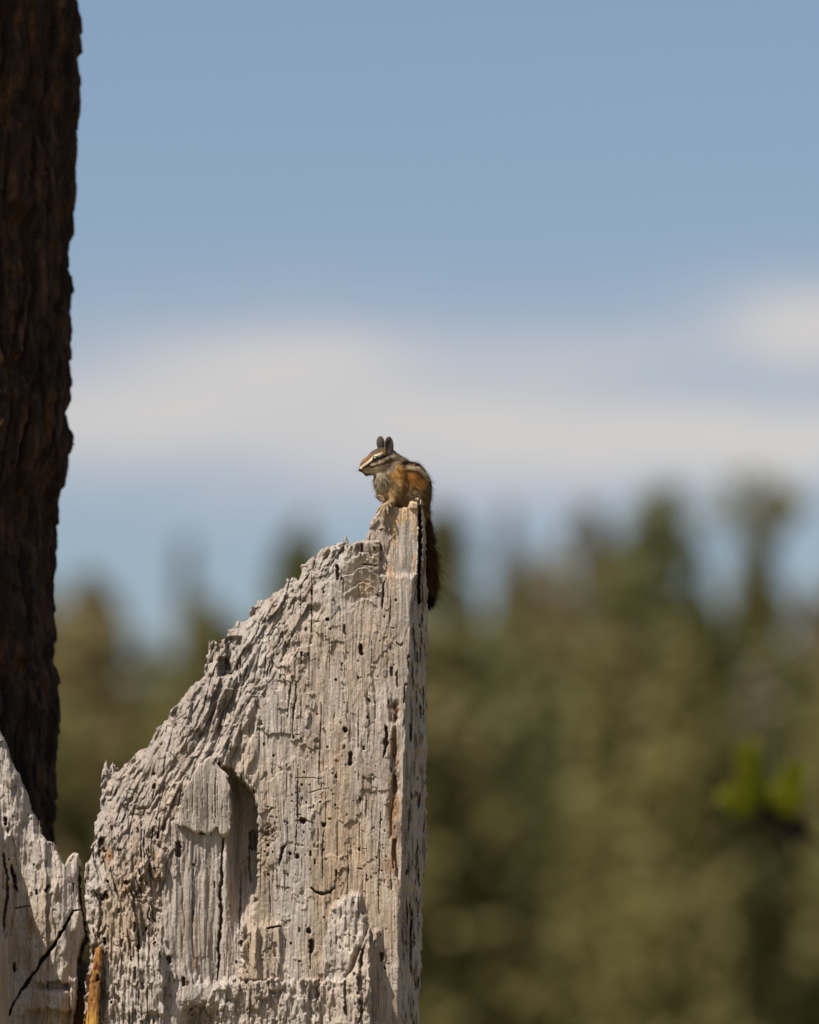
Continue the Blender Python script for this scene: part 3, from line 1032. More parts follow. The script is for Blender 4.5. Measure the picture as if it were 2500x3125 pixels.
    for k in range(16):       # chips broken across the grain
        x, y = rs.uniform(700, 1210), rs.uniform(1750, 2950)
        w = rs.uniform(8, 26)
        carve(hd, X, Y, [(x, y), (x + w * .5, y + rs.uniform(-4, 4)), (x + w, y + rs.uniform(-5, 5))], rs.uniform(1.2, 2.2), rs.uniform(1.5, 4))
    # knot
    kn = np.exp(-(((X - 818) / 26) ** 2 + ((Y - 2545) / 24) ** 2))
    d -= kn * (8 + fbm(X / 7, Y / 7, 87, 3) * 9)
    # brown trough near the corner
    tr = np.exp(-((X - 1206 - fbm(X * 0, Y / 30, 88, 2) * 6) / 12) ** 2) * (ss(2130, 2160, Y) * ss(2215, 2195, Y) + ss(2250, 2290, Y) * ss(2510, 2480, Y) * .7)
    d -= tr * (7 + 6 * fbm(X / 6, Y / 18, 881, 3))
    d -= np.exp(-((X - 1203 - fbm(X * 0, Y / 50, 882, 3) * 9) / 9) ** 2) * ss(2200, 2260, Y) * ss(2760, 2700, Y) * ss(-.1, .2, fbm(X / 14, Y / 50, 883, 3)) * 9
    # right side face turns away
    hd *= 0.9
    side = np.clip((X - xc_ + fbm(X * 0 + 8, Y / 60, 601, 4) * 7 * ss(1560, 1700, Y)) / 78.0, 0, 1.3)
    T = np.interp(Y[:, 0], [1520, 1600, 1850, 2300, 3125, 7700], [46, 52, 72, 95, 120, 160])[:, None]
    sd = -side * T + (fbm(X / 5, Y / 110, 89, 3) * 3.0 + flakes(X, Y, 15, 14, 70, 6)) * ss(0.0, 0.1, side)
    d = d * (1 - ss(0, 0.12, side)) + sd + hd
    gro = np.zeros_like(d)
    carve(gro, X, Y, [(1281, 1545), (1283, 1620), (1281, 1700), (1277, 1800), (1279, 1838)], 5.0, 30, .5, False)
    carve(gro, X, Y, [(1272, 2560), (1268, 2700)], 4, 10)
    carve(gro, X, Y, [(1262, 1900), (1266, 2020)], 2.4, 8)
    carve(gro, X, Y, [(1254, 2800), (1250, 2960)], 4, 11)
    for k in range(70):
        x, y = rs.uniform(1232, 1296), rs.uniform(1860, 3120)
        carve(gro, X, Y, [(x, y), (x + rs.uniform(-4, 4), y + rs.uniform(8, 60))], rs.uniform(1.4, 3), rs.uniform(3, 10))
    d += gro
    # ---------------- colour of the wood itself
    n1, n2 = fbm(X / 160, Y / 260, 101, 3), fbm(X / 40, Y / 130, 102, 4)
    c = np.broadcast_to(GREY, X.shape + (3,)).copy()
    c = lerp(c, PALE, np.clip(0.45 + 0.7 * n1, 0, 1))
    warm = np.exp(-(((X - 950) / 300) ** 2 + ((Y - 2680) / 330) ** 2)) * 0.95 + ss(2200, 2900, Y) * 0.25
    warm = np.maximum(warm, 0.8 * np.exp(-(((X - 340) / 110) ** 2 + ((Y - 2780) / 220) ** 2)))
    c = c * (1 - .20 * torn2[..., None])
    c = lerp(c, TAN, np.clip(warm + n2 * 0.35, 0, 1))
    zone = fbm(X / 130, Y / 330, 111, 4)
    c = lerp(c, np.array([.46, .425, .395]), np.clip(zone * 1.5, 0, .7))
    c = lerp(c, np.array([.40, .275, .165]), np.clip((-zone - .15) * 1.2, 0, .32) * (1 - .6 * torn2))
    c = lerp(c, BROWN * 1.5, np.clip((fbm(X / 18, Y / 150, 112, 4) - .30) * 2.0, 0, .38))
    c = lerp(c, GREY * 0.92, np.clip(chan * (0.75 + n2 * .5), 0, 1))
    c = lerp(c, PALE * 1.02, np.clip(fk * 0.95 + shelf * 0.45, 0, 1))
    st = fbm(X / 8 + n2, Y / 80, 103, 4)
    c = lerp(c, DKGR * np.array([1.05, .95, .86]), np.clip((st - 0.15) * 1.3, 0, .45))
    c = lerp(c, DKGR, np.clip((fbm(X / 20, Y / 26, 1031, 4) - .22) * 1.4, 0, .35))
    c = lerp(c, FRESH, 0.9 * ss(0.0, 0.35, fbm(X / 24, Y / 22, 104, 3) + .15) * ss(1640, 1570, Y + (1250 - X) * .18) * ss(1135, 1160, X) * ss(1285, 1270, X))
    c = lerp(c, FRESH * 0.8, 0.75 * ss(0.1, 0.4, fbm(X / 16, Y / 60, 105, 3)) * ss(1880, 1760, Y) * ss(1160, 1180, X) * (side < .05))
    c = lerp(c, FRESH * np.array([1, .92, .6]), 0.8 * np.exp(-((X - 1206) / 4.5) ** 2) * ss(1570, 1590, Y) * ss(1680, 1650, Y))
    c = lerp(c, FRESH * .9, 0.6 * np.exp(-(((X - 1118) / 26) ** 2 + ((Y - 1790) / 24) ** 2)))
    brk = ss(-.25, .25, fbm(X / 9, Y / 22, 107, 3))
    band = np.exp(-((X - 1200 - 8 * n2) / 17) ** 2) * ss(2120, 2160, Y) * ss(2730, 2690, Y)
    c = lerp(c, BROWN * 1.7, np.clip(band * 1.0 * ss(-.15, .25, fbm(X / 9, Y / 60, 108, 4)), 0, .9))
    c = lerp(c, BROWN * 1.3, np.clip(tr * 1.1 * brk, 0, .9))
    c = lerp(c, BROWN * 2.0, 0.55 * brk * np.exp(-((X - 1207) / 10) ** 2) * ss(2380, 2440, Y) * ss(2520, 2480, Y))
    c = lerp(c, BROWN * 1.6, 0.7 * np.exp(-(((X - 1185) / 26) ** 2 + ((Y - 2640) / 22) ** 2)))
    for (x, y0, y1, w, a) in ((602, 2790, 2960, 10, .7), (560, 2760, 2880, 9, .35), (470, 2600, 2640, 6, .6), (462, 2660, 2690, 10, .9), (640, 2600, 2950, 5, .4), (700, 2700, 2950, 6, .35)):
        c = lerp(c, ORANGE * .8, a * (.35 + .65 * ss(-.2, .3, fbm(X / 8, Y / 50, 109, 3))) * np.exp(-((X - x - n2 * 14) / w) ** 2) * ss(y0 - 20, y0 + 20, Y) * ss(y1 + 20, y1 - 20, Y))
    c = lerp(c, ORANGE, .75 * np.exp(-(((X - 335) / 16) ** 2 + ((Y - 2612) / 20) ** 2)) * (n2 > -.1))
    c = lerp(c, BROWN * .7, .6 * kn)
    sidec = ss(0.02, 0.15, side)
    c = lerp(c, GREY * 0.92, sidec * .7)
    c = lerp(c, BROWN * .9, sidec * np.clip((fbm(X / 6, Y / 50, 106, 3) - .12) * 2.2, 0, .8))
    c = lerp(c, BROWN * .6, np.clip(-hd / 13, 0, 1) * .8)     # darker brown the deeper a hole or crack is carved
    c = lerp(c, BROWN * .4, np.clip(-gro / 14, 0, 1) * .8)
    return d, c


def main_back(px, py):
    T = np.interp(py, [1520, 1600, 1850, 2300, 3125, 7700], [0.060, 0.066, 0.086, 0.112, 0.14, 0.19])
    return T + 0 * px


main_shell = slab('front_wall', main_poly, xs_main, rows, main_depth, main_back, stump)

# grey plate standing proud over the channel
plate_poly = jag([(596, 2350), (612, 2330), (632, 2312), (648, 2308), (662, 2326), (678, 2348), (698, 2366), (706, 2410), (707, 2460), (705, 2530), (692, 2550), (672, 2547), (660, 2524), (645, 2540), (628, 2547),
                  (604, 2541), (580, 2529), (552, 2524), (538, 2516), (540, 2480), (556, 2430), (574, 2385)], 6.0, 17, 8)


def plate_depth(X, Y, inside):
    gr = grain(X, Y, 200)
    e = blur(inside, 9)
    d = -1 - 15 * ss(500, 715, X) + 9 * ss(2560, 2380, Y) + 3.5 + 5 * ss(640, 700, X) + gr * .9 + fbm(X / 50, Y / 160, 210, 2) * 2.5
    hd = np.zeros_like(d)
    for k in range(10):
        x = 560 + 15 * k
        carve(hd, X, Y, [(x, 2380 + (k * 37) % 60), (x - 2, 2500)], 1.2, 2.0)
    carve(hd, X, Y, [(660, 2345), (658, 2430), (656, 2520)], 1.5, 4)
    n = fbm(X / 30, Y / 120, 211, 3)
    c = np.broadcast_to(GREY * 0.98, X.shape + (3,)).copy()
    c = lerp(c, GREY * 1.15, np.clip(.4 + n, 0, 1))
    return d + hd, c


slab('broken_plate', plate_poly, np.arange(530, 724, 2.0), np.arange(2306, 2560, 2.0), plate_depth, lambda x, y: 0.045 + 0 * x, stump, 3, 1.2)

# left half, split off the main wall by an upright gap
LP = [(-260, 7750), (-260, 2300), (-240, 2190), (-190, 2230), (-150, 2130), (-95, 2175), (-60, 2120), (-30, 2190), (0, 2232), (17, 2272), (29, 2313), (58, 2366), (83, 2426), (97, 2482),
      (108, 2490), (112, 2530), (118, 2510), (121, 2538), (130, 2547), (146, 2567), (166, 2573), (174, 2598), (191, 2631), (198, 2640), (210, 2612), (222, 2600), (240, 2603), (238, 2644),
      (240, 2700), (246, 2770), (254, 2800), (262, 2850), (246, 2885), (236, 2960), (232, 3060), (222, 3130), (222, 7750)]
left_poly = jag(LP, 3.5, 14, 9)


def left_depth(X, Y, inside):
    gr = grain(X, Y, 300)
    rs = np.random.RandomState(31)
    e = blur(inside, 20)
    d = -16 + gr * 1.3 + fbm(X / 90, Y / 200, 301, 3) * 8 + chips(X, Y, 17, 46, 150, 9) + chips(X, Y, 19, 15, 80, 3.5) + fbm(X / 30, Y / 45, 305, 3) * 3.5
    d -= ss(.97, .5, e) * 14
    # proud mass beyond the picture that shades the inner hollow
    shd = ss(46, 20, X - (Y - 2620) * 0.10 + fbm(X / 20, Y / 30, 302, 3) * 12)
    d += ss(12, -30, X - (Y - 2700) * .04) * 92 * ss(2420, 2660, Y)
    d -= ss(20, 48, X) * ss(120, 60, X - (Y - 2600) * .06) * ss(2500, 2700, Y) * 15
    hd = np.zeros_like(d)
    carve(hd, X, Y, [(252, 2776), (224, 2781), (190, 2845), (150, 2905), (110, 2960), (70, 3015), (38, 3062), (25, 3100)], 4.6, 22)
    carve(hd, X, Y, [(15, 2600), (20, 2700), (10, 2850)], 5, 12)
    d -= 15 * ss(2996, 3004, Y + fbm(X / 10, Y / 30, 306, 3) * 14) * ss(3030, 3012, Y) * ss(95, 130, X) * ss(225, 200, X)
    d -= 22 * ss(3078, 3088, Y + fbm(X / 12, Y / 30, 307, 3) * 18)  * ss(70, 110, X) * ss(240, 205, X)
    carve(hd, X, Y, [(148, 2700), (140, 2725)], 6, 13)
    carve(hd, X, Y, [(35, 2640), (48, 2720)], 6, 14)
    carve(hd, X, Y, [(45, 2772), (70, 2768), (95, 2765)], 2.4, 6)
    for k in range(40):
        x, y = rs.uniform(-200, 240), rs.uniform(2350, 3120)
        r = rs.uniform(2, 5)
        hole(hd, X, Y, x, y, r, r * rs.uniform(1.2, 4), rs.uniform(4, 12))
    n1, n2 = fbm(X / 80, Y / 150, 303, 3), fbm(X / 30, Y / 100, 304, 3)
    c = np.broadcast_to(GREY * .95, X.shape + (3,)).copy()
    c = lerp(c, PALE, np.clip(.3 + .8 * n1, 0, 1))
    c = lerp(c, TAN, np.clip(.25 + n2, 0, .8) * ss(2500, 2700, Y))
    c = lerp(c, PALE, .8 * np.exp(-(((X - 100) / 40) ** 2 + ((Y - 2630) / 40) ** 2)))
    c = lerp(c, ORANGE, .8 * np.exp(-((X - 95) / 5) ** 2) * ss(2790, 2810, Y) * ss(2900, 2880, Y) * ss(-.2, .2, n2))
    c = lerp(c, FRESH, .6 * np.exp(-((X - 38) / 6) ** 2) * ss(2740, 2770, Y) * ss(2900, 2850, Y))
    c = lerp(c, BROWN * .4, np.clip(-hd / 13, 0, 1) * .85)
    return d + hd, c


slab('split_wall', left_poly, np.arange(-270, 270, 2.0), np.concatenate([np.arange(2100, 3180, 2.0), 3180 + 4520 * np.linspace(0, 1, 150)[1:] ** 1.7]), left_depth,
     lambda x, y: 0.11 + 0.03 * ss(2400, 3200, y) + 0 * x, stump, 4, 5.0)


# orange, resin-soaked sliver wedged in the front
def sliver_depth(X, Y, inside):
    gr = grain(X, Y, 400)
    d = 7 + gr * .6 + fbm(X / 12, Y / 40, 401, 2) * 1.2
    hd = np.zeros_like(d)
    hole(hd, X, Y, 299, 2985, 4.5, 11, 9)
    n = fbm(X / 14, Y / 30, 402, 3)
    c = np.broadcast_to(np.array([.36, .17, .05]), X.shape + (3,)).copy()
    c = lerp(c, np.array([.44, .34, .22]), ss(.0, .5, n) * ss(276, 292, X - (3125 - Y) * .12) * .9)
    c = lerp(c, np.array([.14, .04, .015]), ss(.25, .5, fbm(X / 9, Y / 14, 403, 3)))
    c = lerp(c, np.array([.55, .30, .06]), .8 * ss(3070, 3120, Y))
    return d + hd, c


slab('resin_sliver', jag([(292, 2892), (300, 2888), (311, 2890), (312, 2940), (306, 3010), (302, 3090), (300, 3300), (254, 3300), (262, 3110), (272, 3020), (283, 2950)], 1.5, 3, 10),
     np.arange(248, 320, 2.0), np.arange(2880, 3310, 2.0), sliver_depth, lambda x, y: 0.03 + 0 * x, stump, 2, 2.0)

# thin upright splinters along the broken rim
rsp = np.random.RandomState(8)
for (px, py, h, w, y0) in [(1058, 1636, 26, 5, .006), (1076, 1650, 14, 4, .006), (323, 2320, 34, 7, .02), (344, 2328, 24, 8, .022), (309, 2430, 30, 4, .02), (121, 2505, 36, 3, .03),
                           (165, 2570, 16, 4, .03), (1291, 1850, 50, 4, .075), (1302, 1858, 60, 5, .08), (640, 1955, 14, 6, .015), (729, 2030, 44, 6, .004)]:
    V, F = [], []
    n = 7
    for i in range(n):
        t = i / (n - 1)
        c_ = pt(px + rsp.uniform(-1, 1) * w * .3, py + (h + 12) * (1 - t) - 2, y0)
        ww = w * K * 9.04 * (1 - 0.75 * t ** 1.5) * .5
        for j in range(5):
            a = 2 * math.pi * j / 5 + .3
            V.append((c_.x + ww * math.cos(a) * rsp.uniform(.8, 1.2), c_.y + ww * 1.6 * math.sin(a), c_.z))
    for i in range(n - 1):
        for j in range(5):
            F.append((i * 5 + j, i * 5 + (j + 1) % 5, (i + 1) * 5 + (j + 1) % 5, (i + 1) * 5 + j))
    new_mesh('splinter', np.array(V) - SOFF, F, WOOD, stump, col=np.tile(PALE * .95, (len(V), 1)))

# the body of the old trunk behind the walls
cz = np.concatenate([np.linspace(0, 1.7, 40), np.linspace(1.72, pt(0, 2790, .2).z, 30)])
ca = np.linspace(0, 2 * math.pi, 121)[:-1]
CA, CZ = np.meshgrid(ca, cz)
xl, xrr = pt(-235, 3000, .1).x, pt(1235, 3000, .1).x
ccx, crx = (xl + xrr) / 2, (xrr - xl) / 2
flare = 1 + 0.25 * np.exp(-CZ / 0.22)
rr = 1 + fbm(CA * 6, CZ * 3, 500, 3) * .05 + (np.abs(((CA * 7 + fbm(CA * 3, CZ * 2, 501, 2)) % 1) - .5) - .25) * .06
xx = ccx + crx * np.cos(CA) * flare * rr * .97
yy = 0.26 + 0.20 * np.sin(CA) * flare * rr
zz = CZ - ss(1.75, 1.9, CZ) * 0.12 * vnoise(CA * 9, CZ * 2, 502)
V = np.stack([xx, yy, zz], -1).reshape(-1, 3)
vid = np.arange(CA.size).reshape(CA.shape)
v2 = np.roll(vid, -1, 1)
F = np.stack([vid[:-1], v2[:-1], v2[1:], vid[1:]], -1).reshape(-1, 4)
top_c = V[vid[-1]].mean(0) - np.array([0, 0, .08])
rings = [0.6, 0.2]
base_i = len(V)
prev = vid[-1]
for s in rings:
    ring = top_c + (V[vid[-1]] - top_c) * s
    ring[:, 2] += fbm(ring[:, 0] * 30, ring[:, 1] * 30, 503, 3) * .04
    V = np.concatenate([V, ring])
    cur = base_i + np.arange(len(ring))
    F = np.concatenate([F, np.stack([prev, np.roll(prev, -1), np.roll(cur, -1), cur], -1)])
    prev = cur
    base_i = len(V)
h = len(prev) // 2
F = np.concatenate([F, np.array([[prev[i], prev[i + 1], prev[-i - 2], prev[-i - 1]] for i in range(h - 1)])])
new_mesh('inner_trunk', V - SOFF, F, WOOD, stump, col=np.tile(BROWN * .9, (len(V), 1)))

# ------------------------------------------------------------------ chipmunk
ZS = 340 / 1725.0
MM = ZS * K * 9.04 * 1000            # mm per unit of the animal's drawing grid
YC = 27.0
cbase = pt(1050 + ZS * 800, 1290 + ZS * 1300, 0.0)
chip = thing('chipmunk', tuple(cbase), 'small striped brown chipmunk perched on the tip of the stump, facing left', 'chipmunk')


def C3(p):
    return np.array([(p[0] - 800) * MM, p[2] + YC, (1300 - p[1]) * MM])


HV = 0.55
lo = np.array([-52., YC - 34, -128.])
hi = np.array([52., YC + 95, 100.])
dims = np.ceil((hi - lo) / HV).astype(int)
gxs = [lo[i] + HV * np.arange(dims[i]) for i in range(3)]
FLD = np.full(dims, 12.0, np.float32)


def stamp(fn, bmin, bmax, k, sub=False):
    m = 12 + k
    i0 = np.maximum(((np.array(bmin) - m - lo) / HV).astype(int), 0)
    i1 = np.minimum(((np.array(bmax) + m - lo) / HV).astype(int) + 1, dims)
    if (i1 <= i0).any():
        return
    sl = tuple(slice(a, b) for a, b in zip(i0, i1))
    x, y, z = np.meshgrid(*[gxs[i][sl[i]] for i in range(3)], indexing='ij', sparse=True)
    d = fn(x, y, z).astype(np.float32)
    f = FLD[sl]
    if sub:
        h_ = np.clip(0.5 - 0.5 * (d + f) / k, 0, 1)
        FLD[sl] = f * (1 - h_) - d * h_ + k * h_ * (1 - h_)
    else:
        h_ = np.clip(0.5 + 0.5 * (f - d) / k, 0, 1)
        FLD[sl] = f * (1 - h_) + d * h_ - k * h_ * (1 - h_)


def ell(c, r, k=4.0, sub=False, rot=0.0):
    """r = (grid x, grid y, depth mm)"""
    c = C3(c)
    R = np.array([r[0] * MM, r[2], r[1] * MM])
    cs, sn = math.cos(rot), math.sin(rot)

    def fn(x, y, z):
        dx, dz = x - c[0], z - c[2]
        u, w = dx * cs + dz * sn, -dx * sn + dz * cs
        v = y - c[1]
        k0 = np.sqrt((u / R[0]) ** 2 + (v / R[1]) ** 2 + (w / R[2]) ** 2)
        k1 = np.sqrt((u / R[0] ** 2) ** 2 + (v / R[1] ** 2) ** 2 + (w / R[2] ** 2) ** 2) + 1e-6
        return k0 * (k0 - 1) / k1
    m = max(R[0], R[2])
    stamp(fn, c - [m, R[1], m], c + [m, R[1], m], k, sub)


def rc(p, q, r0, r1, k=3.0):
    a, b = C3(p), C3(q)
    r0, r1 = r0 * MM, r1 * MM
    ab = b - a
    L2 = max((ab ** 2).sum(), 1e-6)

    def fn(x, y, z):
        t = np.clip(((x - a[0]) * ab[0] + (y - a[1]) * ab[1] + (z - a[2]) * ab[2]) / L2, 0, 1)
        return np.sqrt((x - a[0] - t * ab[0]) ** 2 + (y - a[1] - t * ab[1]) ** 2 + (z - a[2] - t * ab[2]) ** 2) - (r0 + (r1 - r0) * t)
    m = max(r0, r1)
    stamp(fn, np.minimum(a, b) - m, np.maximum(a, b) + m, k)


# trunk of the body
ell((745, 900, 0), (230, 265, 15), 5)
ell((1050, 975, 1), (282, 338, 18.5), 7)
rc((880, 765, 0), (1035, 805, 0), 165, 182, 6)
ell((885, 1120, 0), (250, 150, 16), 7)
ell((930, 1190, 3), (235, 150, 14), 6)
rc((1150, 1140, 5), (1225, 1330, 12), 170, 80, 6)
ell((1075, 1075, -8), (195, 190, 10), 4)
ell((1075, 1075, 10), (195, 190, 10), 4)
rc((640, 590, -1), (800, 790, 0), 150, 200, 6)
ell((610, 880, -1), (120, 190, 12), 6)
# head
ell((590, 535, -2), (185, 172, 13), 5)
rc((490, 565, -2), (360, 625, -4), 160, 108, 5)
rc((360, 635, -4), (272, 688, -5), 100, 46, 4)
rc((450, 680, -3), (345, 738, -4.5), 95, 46, 4)
ell((600, 650, -6), (125, 95, 9.5), 4)
ell((600, 650, 3), (125, 95, 9.5), 4)
ell((600, 480, -2), (140, 118, 11.5), 5)
rc((715, 500, -1), (835, 640, 0), 112, 150, 6)
rc((545, 740, -2), (590, 940, 0), 78, 90, 5)
rc((905, 735, 0), (1040, 775, 0), 165, 180, 6)
# ears
ell((564, 268, 5), (64, 110, 3.0), 1.6, rot=0.05)
ell((694, 330, -9), (74, 144, 3.2), 1.8, rot=-0.02)
ell((690, 345, -12.9), (52, 112, 3.2), 1.0, sub=True)
# near foreleg and hand
rc((835, 735, -11), (868, 950, -14), 115, 98, 4)
rc((868, 950, -14), (770, 1120, -18), 96, 74, 3.5)
rc((770, 1120, -18), (745, 1225, -22), 72, 48, 3)
rc((745, 1225, -22), (630, 1285, -27), 46, 42, 2)
for a, b, c in (((600, 1275, -28), (540, 1335, -31), (512, 1392, -31)), ((612, 1290, -28.5), (572, 1365, -31.5), (548, 1432, -31)),
                ((636, 1300, -28), (614, 1378, -31.5), (610, 1448, -31)), ((668, 1290, -27), (676, 1362, -31), (684, 1418, -31))):
    rc(a, b, 21, 17, .8)
    rc(b, c, 17, 12, 0.6)
rc((700, 1255, -25), (730, 1300, -29), 16, 10, 1)
# far foreleg, hand drawn up to the chest
rc((650, 900, 9), (610, 1060, 9), 95, 66, 4)
rc((620, 1030, 8), (545, 1095, 0), 62, 46, 2)
rc((545, 1095, 0), (575, 1150, -4), 46, 38, 1.5)
for dx, dy in ((0, 0), (28, 10), (54, 14)):
    rc((538 + dx, 1108 + dy * .5, -8), (570 + dx, 1168 + dy, -9), 22, 15, .8)
rc((690, 1170, 2), (610, 1232, -4), 34, 22, 2)
rc((612, 1230, -4), (572, 1245, -8), 16, 10, 1)
# hind foot gripping the tooth of wood
rc((1195, 1330, -2), (1178, 1225, -14), 48, 34, 3)
for a, b, c in (((1165, 1205, -16), (1130, 1168, -21), (1105, 1196, -27)), ((1178, 1205, -16), (1150, 1170, -22), (1140, 1205, -28)),
                ((1190, 1215, -16), (1190, 1200, -22), (1186, 1262, -26)), ((1205, 1230, -14), (1212, 1225, -20), (1204, 1290, -22))):
    rc(a, b, 20, 16, 1)
    rc(b, c, 15, 11, .8)
# tail
TAIL = [(1225, 1330, 12, 70), (1268, 1480, 32, 50), (1280, 1740, 56, 44), (1294, 2090, 72, 40), (1304, 2430, 82, 32), (1300, 2690, 86, 14)]
for a, b in zip(TAIL[:-1], TAIL[1:]):
    rc(a[:3], b[:3], a[3], b[3], 3)


def eye_depth(X, Y, near=True):
    i = int(((X - 800) * MM - lo[0]) / HV)
    k = int(((1300 - Y) * MM - lo[2]) / HV)
    colm = np.where(FLD[i, :, k] < 0)[0]
    return gxs[1][colm[0] if near else colm[-1]] - YC


eyeN, eyeF = eye_depth(488, 535), eye_depth(470, 540, False)


def surface_nets(f):
    s = f < 0
    nx, ny, nz = f.shape
    c = [s[i:nx - 1 + i, j:ny - 1 + j, k:nz - 1 + k] for i in (0, 1) for j in (0, 1) for k in (0, 1)]
    tot = sum(a.astype(np.int8) for a in c)
    act = np.argwhere((tot > 0) & (tot < 8))
    offs = [(i, j, k) for i in (0, 1) for j in (0, 1) for k in (0, 1)]
    val = {o: f[act[:, 0] + o[0], act[:, 1] + o[1], act[:, 2] + o[2]] for o in offs}
    acc = np.zeros((len(act), 3))
    cnt = np.zeros(len(act))
    for o in offs:
        for ax in range(3):
            if o[ax] == 0:
                o2 = tuple(1 if q == ax else o[q] for q in range(3))
                a, b = val[o], val[o2]
                m = (a < 0) != (b < 0)
                t = np.where(m, a / np.where(m, a - b, 1), 0)
                p = np.array(o, float)[None].repeat(len(act), 0)
                p[:, ax] += t
                acc += np.where(m[:, None], p, 0)
                cnt += m
    V = act + acc / cnt[:, None]
    idx = -np.ones((nx, ny, nz), np.int64)
    idx[act[:, 0], act[:, 1], act[:, 2]] = np.arange(len(act))
    faces = []
    for ax in range(3):
        sl0 = [slice(1, n - 1) for n in (nx, ny, nz)]
        sl1 = list(sl0)
        sl0[ax] = slice(0, (nx, ny, nz)[ax] - 1)
        sl1[ax] = slice(1, (nx, ny, nz)[ax])
        a, b = s[tuple(sl0)], s[tuple(sl1)]
        e = np.argwhere(a != b)
        inside0 = a[e[:, 0], e[:, 1], e[:, 2]]
        st = np.array([1, 1, 1])
        st[ax] = 0
        e = e + st
        u, v = [(1, 2), (2, 0), (0, 1)][ax]
        q = []
        for du, dv in ((0, 0), (1, 0), (1, 1), (0, 1)):
            r = e.copy()
            r[:, u] -= du
            r[:, v] -= dv
            q.append(idx[r[:, 0], r[:, 1], r[:, 2]])
        q = np.stack(q, -1)
        q[~inside0] = q[~inside0][:, ::-1]
        faces.append(q)
    return V, np.concatenate(faces)


V, F = surface_nets(FLD)
V = lo + V * HV
Fn = F[(F >= 0).all(1)]
# smooth away the voxel steps
E = np.concatenate([Fn[:, [0, 1]], Fn[:, [1, 2]], Fn[:, [2, 3]], Fn[:, [3, 0]]])
for _ in range(2):
    acc = np.zeros_like(V)
    cnt = np.zeros(len(V))
    np.add.at(acc, E[:, 0], V[E[:, 1]])
    np.add.at(cnt, E[:, 0], 1)
    V = 0.5 * V + 0.5 * acc / np.maximum(cnt, 1)[:, None]

OCHRE = np.array([.46, .295, .138])
RUST = np.array([.66, .30, .082])
GBR = np.array([.105, .072, .048])
CREAM = np.array([.80, .64, .43])
WHT = np.array([.60, .49, .345])
DARK = np.array([.018, .011, .008])
RUF = np.array([.15, .055, .025])
PAW = np.array([.37, .27, .165])


